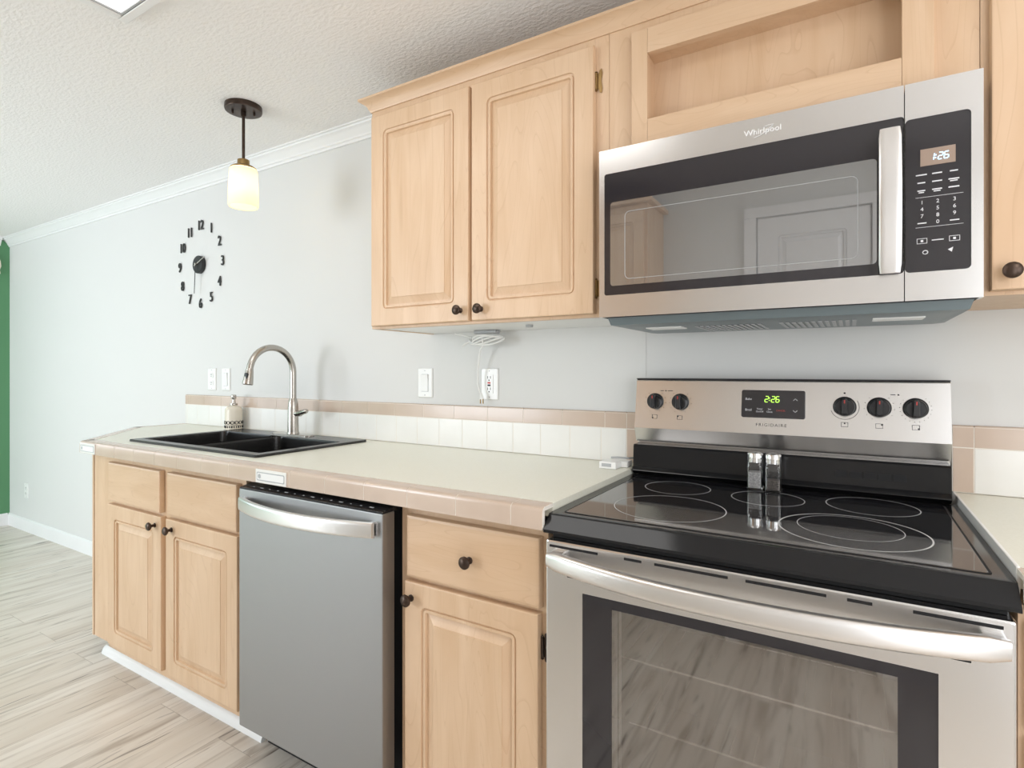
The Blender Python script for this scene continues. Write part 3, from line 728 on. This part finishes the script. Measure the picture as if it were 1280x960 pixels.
obj('maker_lettering', text_mb('FRIGIDAIRE', M['ink'], (-.180, py(1.077)-.0004, 1.077), .0115, tilt=-tilt, sx=1.05, space=1.25), bg, label='small dark maker lettering')

# oven door
od = MB(M['steel'], M['black'])
wx0, wx1, wz0, wz1 = -.466, .112, .30, .768
DT = .866
th_ = .042
od.rings([[(x, y, z) for x, z in rrect(RX0+.003+i, RX1-.003-i, .155+i, DT-i, .004, 3)] for i, y in ((0, RF+th_), (0, RF+.004), (.0012, RF+.0012), (.004, RF))], M['steel'], cap0=False, cap1=False)
# face with an opening, made of four boards flush with the skin
for a, b_, c_, d_ in ((RX0+.007, wx0, .159, DT-.004), (wx1, RX1-.007, .159, DT-.004), (wx0, wx1, wz1, DT-.004), (wx0, wx1, .159, wz0)):
    od.box(a, b_, RF, RF+th_, c_, d_, M['steel'])
door = obj('oven_door', od, t)
# black glass border with clear centre
ix0, ix1, iz0, iz1 = -.405, .062, .35, .748
mb = MB(M['panelglass'])
for a, b_, c_, d_ in ((wx0, ix0, wz0, wz1), (ix1, wx1, wz0, wz1), (ix0, ix1, iz1, wz1), (ix0, ix1, wz0, iz0)):
    mb.box(a, b_, RF+.002, RF+.006, c_, d_)
wb = obj('window_border', mb, door, label='black glass border of the oven window')
obj('oven_window', MB(M['ovenglass']).poly([(ix0, RF+.004, iz0), (ix1, RF+.004, iz0), (ix1, RF+.004, iz1), (ix0, RF+.004, iz1)]).__class__ and (lambda q: (q.poly([(ix0, RF+.004, iz0), (ix1, RF+.004, iz0), (ix1, RF+.004, iz1), (ix0, RF+.004, iz1)]), q)[1])(MB(M['ovenglass'])), door, label='smoked oven glass')
mb = MB(M['steelv'])
mb.box(ix0+.004, ix0+.008, RF+.010, RF+.014, iz0, iz1-.004); mb.box(ix0+.014, ix0+.017, RF+.010, RF+.014, iz0, iz1-.004)
obj('window_rail', mb, door)
mb = MB(M['blackmatte']); ox0, ox1 = -.47, .12
mb.box(ox0, ox0+.01, RF+.045, -.10, .25, .80); mb.box(ox1-.01, ox1, RF+.045, -.10, .25, .80); mb.box(ox0, ox1, -.11, -.10, .25, .80)
mb.box(ox0+.01, ox1-.01, RF+.045, -.11, .25, .26); mb.box(ox0+.01, ox1-.01, RF+.045, -.11, .79, .80)
obj('oven_cavity', mb, t)
for z in (.63, .50):
    mb = MB(M['chrome'])
    mb.tube([(ox0+.012, RF+.06, z), (ox1-.012, RF+.06, z)], .0028, 8); mb.tube([(ox0+.012, -.13, z), (ox1-.012, -.13, z)], .0028, 8)
    for k in range(14):
        x = ox0+.03+k*.041; mb.tube([(x, RF+.06, z+.002), (x, -.13, z+.002)], .0015, 6)
    obj('oven_rack', mb, t)
# vent slots in door top
for a, b_ in ((-.541, -.433), (-.378, -.343), (-.318, -.186), (-.157, -.034), (-.005, .029), (.081, .186)): obj('vent_slot', MB(M['blackmatte']).box(a, b_, RF-.0004, RF+.004, .8515, .8565), door)
for a, b_ in ((-.500, -.425), (.068, .150)): obj('vent_slot', MB(M['blackmatte']).box(a, b_, RF-.0004, RF+.004, .7945, .7995), door)
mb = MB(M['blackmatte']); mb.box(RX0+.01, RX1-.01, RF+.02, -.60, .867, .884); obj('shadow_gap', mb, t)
n = 30; path = []
hx0, hx1 = RX0+.018, RX1-.014
for i in range(n+1):
    s_ = i/n; u_ = 2*s_-1; x = hx0+(hx1-hx0)*s_; bow = 1-abs(u_)**2.2
    k_ = 1 if 0 < i < n else .75
    path.append((x, RF-.020-.050*bow, .832-.004*bow, k_))
mb = MB(M['steel_h']); mb.sweep_x(ellipse(.0125, .0185, 22, 3), path)
mb.box(hx0+.002, hx0+.03, RF-.022, RF+.002, .818, .846, bev=.004); mb.box(hx1-.03, hx1-.002, RF-.022, RF+.002, .818, .846, bev=.004)
obj('oven_handle', mb, door)
mb = MB(M['steel']); mb.box(RX0+.003, RX1-.003, RF, RF+.03, .035, .150, bev=.003); obj('storage_drawer', mb, t)

# salt and pepper shakers
for x, y, lab, m_ in ((-.209, -.158, 'clear glass shaker with steel cap, the left one of the pair on the cooktop', 'pale'), (-.166, -.163, 'clear glass shaker with steel cap, the right one of the pair, holding darker grains', 'dark')):
    t = thing('spice_shaker', lab, 'shaker', (x, y, zt+.0022), 'glass shakers on the cooktop'); z0 = zt+.0022
    sh = [(.0175, 0, .005), (.0185, .003, .006), (.0185, .060, .006), (.0165, .068, .007), (.0155, .072, .010)]
    mb = MB(M['glass']); mb.rings([[(px, py_, z0+h) for px, py_ in rrect(x-r, x+r, y-r, y+r, rad, 4)] for r, h, rad in sh]
        + [[(px, py_, z0+h) for px, py_ in rrect(x-r, x+r, y-r, y+r, rad, 4)] for r, h, rad in ((.0135, .071, .009), (.0145, .066, .006), (.0160, .058, .005), (.0160, .006, .005))])
    obj('jar', mb, t)
    fill = mat('salt_grains', srgb(176, 176, 176), .7) if m_ == 'pale' else mat('pepper_grains', srgb(70, 66, 64), .8)
    add_noise(fill, nscale=500, c1=srgb(120, 120, 120) if m_ == 'pale' else srgb(30, 28, 27), c2=srgb(215, 215, 215) if m_ == 'pale' else srgb(120, 112, 106))
    mb = MB(fill); r = .0155; mb.rings([[(px, py_, z0+h) for px, py_ in rrect(x-r, x+r, y-r, y+r, .005, 4)] for h in (.0065, .046 if m_ == 'pale' else .030)]); obj('contents', mb, t, kind='stuff')
    mb = MB(M['chrome']); mb.lathe([(.0165, .070), (.0185, .071), (.0185, .079), (.0175, .0795), (.0175, .081), (.0185, .0815), (.0185, .090), (.017, .094), (.008, .0965), (0, .097)], (x, y, z0), 'z', 30); obj('cap', mb, t)

# ------------------------------------------------------------------ microwave
MF = -.390
MX0, MX1, MZ0, MZ1 = -.541, .2065, 1.355, 1.772
t = thing('microwave', 'stainless over-the-range microwave hung above the stove', 'microwave', ((MX0+MX1)/2, -.2, 1.333))
mb = MB(M['blackmatte'], M['steel']); mb.box(MX0+.004, MX1-.004, MF+.04, -.005, MZ0, MZ1, M['blackmatte']); obj('body', mb, t)
SM = .0885
def bez(mb, x0, x1, z0, z1, wx0, wx1, wz0, wz1, r):
    """steel bezel with rounded opening, front face stitched outer->inner"""
    O = []; Inn = rrect(wx0, wx1, wz0, wz1, r, 6); n = len(Inn)
    # project inner points to outer rectangle corners in the same order
    cs_ = [(x1, z1), (x0, z1), (x0, z0), (x1, z0)]
    for k in range(4):
        for i in range(7): O.append(cs_[k])
    back = MF+.04
    vo = [mb.bm.verts.new((x, MF, z)) for x, z in cs_]; vi = [mb.bm.verts.new((x, MF, z)) for x, z in Inn]
    for k in range(4):
        for i in range(6):
            mb.bm.faces.new((vo[k], vi[k*7+i], vi[k*7+i+1]))
        a = vi[k*7+6]; b_ = vi[(k*7+7) % n]; mb.bm.faces.new((vo[k], a, b_, vo[(k+1) % 4]))
    vb = [mb.bm.verts.new((x, back, z)) for x, z in cs_]; vi2 = [mb.bm.verts.new((x, MF+.006, z)) for x, z in Inn]
    for k in range(4): mb.bm.faces.new((vo[k], vo[(k+1) % 4], vb[(k+1) % 4], vb[k]))
    for i in range(n): mb.bm.faces.new((vi[i], vi[(i+1) % n], vi2[(i+1) % n], vi2[i]))
mb = MB(M['steel']); bez(mb, MX0, SM-.0008, MZ0, MZ1, -.527, SM-.0009+.0, 1.409, 1.712, .006)
md = obj('door', mb, t)
mb = MB(M['panelglass']); mb.box(-.530, SM-.002, MF+.002, MF+.012, 1.405, 1.716); gl = obj('door_glass', mb, md, label='dark door glass')
mb = MB(M['screenglass']); mb.rings([[(x, y, z) for x, z in rrect(-.512, .044, 1.432, 1.640, .008, 4)] for y in (MF+.0025, MF+.0012)])
sc_ = obj('door_window', mb, gl, label='grey see-through door window')
mb = MB(M['greyplastic']); ip = rrect(-.474, .012, 1.447, 1.612, .012, 5)
mb.tube([(x, MF+.0012, z) for x, z in ip+[ip[0]]], .0007, 5); obj('window_outline', mb, sc_)
mb = MB(M['steel']); bez(mb, SM+.0008, MX1, MZ0, MZ1, SM+.0009, .189, 1.409, 1.703, .008)
cpn = obj('control_section', mb, t)
mb = MB(M['panelglass']); mb.box(SM+.002, .192, MF+.002, MF+.012, 1.405, 1.706); kp = obj('control_panel', mb, cpn, label='dark touch keypad')
mb = MB(M['lcd']); mb.box(.1135, .1665, MF+.0008, MF+.003, 1.610, 1.642); lc = obj('display', mb, kp, label='small amber clock display')
obj('clock_digits', seg7(MB(M['seg_blue']), '1:26', .1270, MF+.0006, 1.619, .0125, None, th=.0018), lc, label='lit pale blue 1:26')
mb = MB(M['print']); yk_ = MF+.0014
for r_, z in enumerate((1.594, 1.579, 1.564)):
    for c_, x in enumerate((.115, .139, .164)):
        wd = (.0085, .0075, .006)[c_] if r_ == 0 else (.006, .0075, .008)[c_]
        mb.box(x-wd, x+wd, yk_, yk_+.001, z-.0011, z+.0011)
        if (r_ == 1 and c_ == 2) or (r_ == 2 and c_ < 2): mb.box(x-wd*.7, x+wd*.7, yk_, yk_+.001, z-.0045, z-.0026)
for s_, x, z in zip('123456789', (.116, .140, .165)*3, (1.541,)*3+(1.528,)*3+(1.515,)*3):
    q = text_mb(s_, M['print'], (x, yk_, z), .0100); mb.join(q.bm, M['print'])
q = text_mb('0', M['print'], (.140, yk_, 1.502), .0100); mb.join(q.bm, M['print'])
for x in (.116, .165): mb.box(x-.007, x+.007, yk_, yk_+.001, 1.501, 1.503)
for z in (1.551, 1.494): mb.box(.106, .178, yk_+.0004, yk_+.001, z-.0003, z+.0003)
for x in (.116, .165):
    for a0, a1, c0, c1 in ((-.008, .008, .0042, .0050), (-.008, .008, -.0050, -.0042), (-.008, -.0072, -.005, .005), (.0072, .008, -.005, .005)): mb.box(x+a0, x+a1, yk_, yk_+.001, 1.468+c0, 1.468+c1)
    mb.box(x-.002, x+.002, yk_, yk_+.001, 1.466, 1.470)
mb.box(.131, .149, yk_, yk_+.001, 1.4672, 1.4690)
mb.tube([(.121+.004*math.cos(a), yk_, 1.446+.0035*math.sin(a)) for a in [2*PI*i/8 for i in range(9)]], .0008, 5)
mb.rings([[(x, y, z) for x, z in ((.155, 1.448), (.163, 1.452), (.161, 1.443))] for y in (yk_, yk_+.001)])
obj('keypad_marks', mb, kp, label='pale keypad digits and marks')
# handle: slightly arched flat bar
rs = []; n = 16
for i in range(n+1):
    s_ = i/n; z = 1.409+s_*(1.688-1.409); u_ = 2*s_-1; y = MF-.016-.018*(1-u_*u_)
    k_ = 1 if 0 < i < n else .9
    rs.append([(.0645+a*k_, y+b_*k_, z) for a, b_ in ellipse(.0185, .006, 18, 4)])
mb = MB(M['steel_h']); mb.rings(rs); mb.box(.050, .079, MF-.016, MF+.004, 1.414, 1.430, bev=.003); mb.box(.050, .079, MF-.016, MF+.004, 1.668, 1.684, bev=.003)
obj('handle', mb, md)
q = text_mb('Whirlpool', M['white'], (-.163, MF-.0010, 1.740), .0170, sx=1.05, ext=.0009)
lo_ = [(-.180, 1.728), (-.168, 1.731), (-.155, 1.738), (-.146, 1.745), (-.141, 1.750), (-.150, 1.750), (-.158, 1.748)]
q.tube([(x, MF-.0018, z) for x, z in lo_], .0007, 6); obj('maker_emblem', q, md, label='small raised metal maker emblem')
# underside tray with lamp lens and grease filters
mb = MB(M['tray'])
mb.rings([[(MX0+.016, -.372, 1.3545), (MX1-.010, -.372, 1.3545), (MX1-.010, -.02, 1.3545), (MX0+.016, -.02, 1.3545)],
          [(MX0+.022, -.366, 1.336), (MX1-.016, -.366, 1.336), (MX1-.016, -.03, 1.336), (MX0+.022, -.03, 1.336)],
          [(MX0+.05, -.33, 1.332), (MX1-.04, -.33, 1.332), (MX1-.04, -.06, 1.332), (MX0+.05, -.06, 1.332)]])
tr_ = obj('underside_tray', mb, t)
for x0, x1 in ((-.45, -.36), (.04, .13)): obj('lamp_lens', MB(M['plastic']).box(x0, x1, -.30, -.24, 1.329, 1.333, bev=.001), tr_, label='white lamp lens')
for x0 in (-.33, -.14):
    mb = MB(M['greyplastic'])
    for k in range(12): mb.box(x0+k*.013, x0+k*.013+.008, -.29, -.12, 1.3295, 1.3315)
    obj('grease_filter', mb, tr_)
obj('bottom_lip', MB(M['blackmatte']).box(MX0+.008, MX1-.006, MF+.004, -.02, 1.3545, 1.358), t)

# ------------------------------------------------------------------ wall devices
def plate(x0, x1, z0, z1, label, name, cat, inner):
    t = thing(name, label, cat, ((x0+x1)/2, 0, z0), 'white wall outlets' if cat == 'outlet' else 'white rocker switches')
    mb = MB(M['plastic']); mb.rings([[(x, y, z) for x, z in rrect(x0+i, x1-i, z0+i, z1-i, .004, 3)] for i, y in ((0, -.0005), (0, -.003), (.003, -.006))])
    obj('plate', mb, t); cx, cz = (x0+x1)/2, (z0+z1)/2
    for z in (z0+.010, z1-.010): obj('screw', MB(M['greyplastic']).lathe([(.0022, 0), (.0022, .0008), (0, .001)], (cx, -.006, z), '-y', 10), t)
    if inner == 'switch':
        mb = MB(M['plastic']); mb.prism([(-.004, cz-.033), (-.008, cz-.033), (-.0085, cz), (-.0115, cz+.033), (-.004, cz+.033)], 'x', cx-.0165, cx+.0165); mb2 = MB(M['greyplastic'])
        obj('rocker', mb, t)
        mb2.rings([[(x, y, z) for x, z in rrect(cx-.018, cx+.018, cz-.0345, cz+.0345, .001, 2)] for y in (-.005, -.0064)]); obj('rocker_frame', mb2, t)
    else:
        mb = MB(M['plastic'])
        if inner == 'gfci': mb.rings([[(x, y, z) for x, z in rrect(cx-.0165, cx+.0165, cz-.034, cz+.034, .002, 2)] for y in (-.004, -.008)])
        else:
            for dz in (-.020, .020): mb.rings([[(x, y, z) for x, z in rrect(cx-.016, cx+.016, cz+dz-.014, cz+dz+.014, .009, 4)] for y in (-.004, -.008)])
        f = obj('socket_face', mb, t)
        for dz in (-.021, .021):
            mb = MB(M['slot'])
            for dx in (-.006, .006): mb.box(cx+dx-.001, cx+dx+.001, -.0085, -.0075, cz+dz-.001, cz+dz+.008)
            mb.lathe([(.0025, 0), (.0025, .0006), (0, .0006)], (cx, -.008, cz+dz-.007), '-y', 10)
            obj('plug_slots', mb, f)
        if inner == 'gfci':
            obj('test_button', MB(M['slot']).box(cx-.006, cx+.006, -.0095, -.008, cz-.0075, cz-.0015), f, label='black button')
            obj('reset_button', MB(M['red']).box(cx-.006, cx+.006, -.0095, -.008, cz+.0015, cz+.0075), f, label='dark red button')
    return t
plate(-2.940, -2.866, 1.119, 1.236, 'white duplex outlet above the left end of the backsplash', 'wall_outlet', 'outlet', 'outlet')
plate(-2.812, -2.740, 1.119, 1.236, 'white rocker switch beside the outlet above the soap bottle', 'light_switch', 'switch', 'switch')
plate(-1.471, -1.398, 1.116, 1.232, 'white rocker switch on the wall under the wall cabinet', 'light_switch', 'switch', 'switch')
plate(-1.166, -1.092, 1.115, 1.231, 'white outlet with test buttons behind the dangling cord', 'wall_outlet', 'outlet', 'gfci')
plate(-5.41, -5.34, .250, .366, 'white outlet low on the far wall near the green wall', 'wall_outlet', 'outlet', 'outlet')

# cord bundled under the cabinet with its plug hanging down
t = thing('power_cord', 'white cord bundled under the wall cabinet, its plug hanging by the outlet', 'cord', (-1.13, -.04, 1.11))
mb = MB(M['plastic'])
cxx, cyy, czz = -1.112, -.050, 1.333
for j in range(5):
    pts = []
    for i in range(25):
        a = 2*PI*i/24
        pts.append((cxx+(.075-.006*j)*math.cos(a), cyy+(.012+.003*j)*math.sin(a)-.002*j, czz+.010*math.sin(a+.6*j)+.002*j-.004+.010*math.cos(2*a+j)*.5))
    mb.tube(pts, .0033, 7)
mb.tube([(cxx-.004, cyy-.020, czz+.012), (cxx, cyy-.026, czz), (cxx-.002, cyy-.020, czz-.012), (cxx-.004, cyy+.010, czz-.010), (cxx-.004, cyy+.012, czz+.010)], .0035, 7)
mb.tube([(cxx-.065, cyy, czz+.010), (cxx-.10, cyy-.01, czz+.018), (cxx-.13, cyy-.015, czz+.024)], .0026, 7)
mb.tube([(cxx-.068, cyy, czz-.004), (cxx-.088, cyy-.006, czz-.012), (cxx-.100, cyy-.008, czz-.022)], .0032, 7)
obj('coil', mb, t)
mb = MB(M['plastic']); pts = [(-1.1130, -.052, 1.325), (-1.1390, -.048, 1.300), (-1.1520, -.040, 1.262), (-1.1610, -.034, 1.215), (-1.1620, -.032, 1.175), (-1.1560, -.030, 1.150), (-1.1500, -.029, 1.135)]
mb.tube(pts, .0032, 8); obj('cable', mb, t)
mb = MB(M['plastic']); mb.tube([(-1.1510, -.029, 1.140), (-1.1480, -.029, 1.128), (-1.1470, -.029, 1.118)], .006, 10, radii=[.0035, .0065, .0075]); pl = obj('plug', mb, t)
mb = MB(M['brass']); mb.box(-1.1535, -1.1525, -.032, -.026, 1.102, 1.119); mb.box(-1.1415, -1.1405, -.032, -.026, 1.102, 1.119); obj('prongs', mb, pl)
obj('bracket', MB(M['greyplastic']).box(-1.155, -1.06, -.070, -.040, 1.354, 1.3655, bev=.003), t, label='grey clip under the cabinet')
mb = MB(M['greyplastic']); mb.lathe([(0, 0), (.011, 0), (.012, .004), (.012, .008)], (-.862, -.18, 1.358), 'z', 20); obj('puck_sensor', mb, label='tiny grey round button on the white cabinet underside', category='sensor')

# little white box by the stove
t = thing('timer_box', 'small white plastic box with grey window at the worktop corner by the stove', 'box', (-.615, -.12, ZT))
mb = MB(M['plastic']); z = ZT+.0006
mb.box(-.642, -.590, -.146, -.098, z, z+.021, bev=.002); mb.box(-.630, -.572, -.098, -.050, z, z+.017, bev=.002)
bx_ = obj('case', mb, t)
mb = MB(M['greyplastic']); mb.box(-.634, -.604, -.1468, -.145, z+.006, z+.016, bev=.0006); obj('window', mb, bx_, label='grey window')
mb = MB(M['greyplastic']); mb.tube([(-.63, -.08, z+.024), (-.61, -.07, z+.0245), (-.58, -.06, z+.023), (-.572, -.04, z+.022)], .003, 8); obj('cord', mb, t)

# ------------------------------------------------------------------ wall clock
KX, KZ = -3.008, 1.797
t = thing('wall_clock', 'frameless wall clock with loose black numerals and a round black centre', 'clock', (KX, 0, KZ))
mb = MB(M['black']); mb.lathe([(.048, .001), (.048, .018), (.045, .021), (0, .021)], (KX-.005, 0, KZ), '-y', 36); hb = obj('centre_disc', mb, t)
mb = MB(M['nickel']); mb.lathe([(.006, .021), (.006, .034), (0, .035)], (KX-.005, 0, KZ), '-y', 16); obj('spindle', mb, hb)
def hand(a, ln, w, d, m, name):
    a = math.radians(a); dx, dz = math.sin(a), math.cos(a); px, pz = dz, -dx; x, z = KX-.005, KZ
    P_ = [(x-dx*.02-px*w, z-dz*.02-pz*w), (x-dx*.02+px*w, z-dz*.02+pz*w), (x+dx*ln+px*w*.6, z+dz*ln+pz*w*.6), (x+dx*ln-px*w*.6, z+dz*ln-pz*w*.6)]
    mb = MB(m); mb.rings([[(u, y, v) for u, v in P_] for y in (-d, -d-.0015)]); obj(name, mb, t)
hand(184, .158, .0035, .030, M['black'], 'minute_hand'); hand(68, .085, .004, .027, M['nickel'], 'hour_hand')
RA, RB = .205, .212
for h in range(1, 13):
    a = math.radians(30*h); x, z = KX+RA*math.sin(a), KZ+RB*math.cos(a)
    q = text_mb(str(h), M['ink'], (x, -.006, z), .075, ext=.003, sx=.78)
    nb = MB(M['ink']); b2 = q.bm
    obj('numeral', q, t)
# thicken strokes by a solid outline offset: handled with bold offset below

# ------------------------------------------------------------------ pendant lamp
PX, PY = -2.055, -.372
t = thing('pendant_lamp', 'bronze pendant lamp with glowing cream glass shade over the sink', 'lamp', (PX, PY, CEIL))
mb = MB(M['bronze']); mb.lathe([(.068, 0), (.069, -.016), (.067, -.021), (.060, -.022), (0, -.0225)], (PX, PY, CEIL), 'z', 40)
cn = obj('canopy', mb, t)
for dx, dy in ((-.025, -.030), (.025, .030)):
    mb = MB(M['bronze']); mb.lathe([(.0045, -.022), (.0045, -.032), (.003, -.035), (0, -.0352)], (PX+dx, PY+dy, CEIL), 'z', 12); obj('cap_nut', mb, cn)
mb = MB(M['bronze']); mb.lathe([(.010, -.022), (.010, -.040), (.0058, -.044), (.0058, -.215)], (PX, PY, CEIL), 'z', 16); obj('rod', mb, t)
mb = MB(M['brass']); mb.lathe([(.010, -.212), (.022, -.214), (.023, -.236), (.040, -.240), (.048, -.246), (.048, -.250), (0, -.250)], (PX, PY, CEIL), 'z', 32); obj('socket_cup', mb, t, label='bronze socket cup')
mb = MB(M['shade']); o_ = [(.046, -.248), (.0505, -.254), (.0535, -.300), (.0555, -.360), (.0560, -.392), (.0530, -.400)]
i_ = [(.0500, -.398), (.0530, -.390), (.0520, -.358), (.0505, -.300), (.0475, -.257)]
mb.lathe(o_+i_, (PX, PY, CEIL), 'z', 40, cap=False); obj('lamp_shade', mb, t, label='cream frosted glass shade')
mb = MB(emit('lit_bulb', (1, .86, .55), 22)); mb.lathe([(0, -.258), (.012, -.262), (.013, -.285), (.024, -.310), (.028, -.330), (.022, -.348), (0, -.358)], (PX, PY, CEIL), 'z', 24); obj('bulb', mb, t, label='lit bulb')

# ceiling light fixture (its corner shows at the top of the picture) and an unseen fill panel added to the right
for (x0, x1, y0, y1, lab) in ((-1.842, -.62, -1.49, -.880, 'flush square-edged ceiling light panel, its corner above the pendant'), (.68, 1.32, -1.78, -.82, 'added unseen ceiling light panel for fill above the stove aisle')):
    t = thing('ceiling_light', lab, 'light', ((x0+x1)/2, (y0+y1)/2, CEIL-.02), 'ceiling light panels')
    mb = MB(M['white'])
    for a, b_, c_, d_ in ((x0, x1, y1-.026, y1), (x0, x1, y0, y0+.026), (x0, x0+.026, y0+.026, y1-.026), (x1-.026, x1, y0+.026, y1-.026)):
        mb.box(a, b_, c_, d_, CEIL-.016, CEIL-.0003, bev=.004)
    obj('frame', mb, t)
    mb = MB(M['greyplastic'])
    for a, b_, c_, d_ in ((x0+.024, x1-.024, y1-.032, y1-.024), (x0+.024, x1-.024, y0+.024, y0+.032), (x0+.024, x0+.032, y0+.032, y1-.032), (x1-.032, x1-.024, y0+.032, y1-.032)):
        mb.box(a, b_, c_, d_, CEIL-.012, CEIL-.0004)
    obj('inner_frame', mb, t, label='grey inner frame')
    mb = MB(M['diffuser']); mb.box(x0+.030, x1-.030, y0+.030, y1-.030, CEIL-.008, CEIL-.002); obj('diffuser', mb, t, label='glowing diffuser')

# pale plaque on the green wall at the left picture edge
t_ = MB(M['ceramic']); pz0, pz1 = 1.985, 2.165
pp = [(-.040, pz0), (-.045, pz0+.03), (-.036, pz0+.06), (-.040, pz0+.10), (-.055, pz0+.14), (-.085, pz0+.17), (-.14, pz0+.19), (-.20, pz0+.17), (-.235, pz0+.13), (-.245, pz0+.08), (-.24, pz0)]
t_.rings([[(X0+d, y-.02, z) for y, z in pp] for d in (.001, .018)])
obj('wall_plaque', t_, label='cream arched plaque hung high on the green wall', category='wall decoration')

# cabinet across the aisle, seen only as a reflection in the microwave glass
t = thing('opposite_wall_cabinet', 'maple wall cabinet on the opposite side of the aisle, reflected in the microwave door', 'cabinet', (-1.4, -2.14, 1.364))
obj('carcass', MB(M['wood']).box(-1.85, -.93, YK+.002, -2.0, 1.364, 2.125), t)
for x0, x1 in ((-1.84, -1.40), (-1.38, -.945)): obj('door', panel_door(MB(M['wood']), x0, x1, 1.372, 2.083, -1.981, .0185, 1), t)
obj('crown_strip', MB(M['woodh']).box(-1.88, -.90, YK+.002, -1.965, 2.126, 2.15, bev=.004), t)
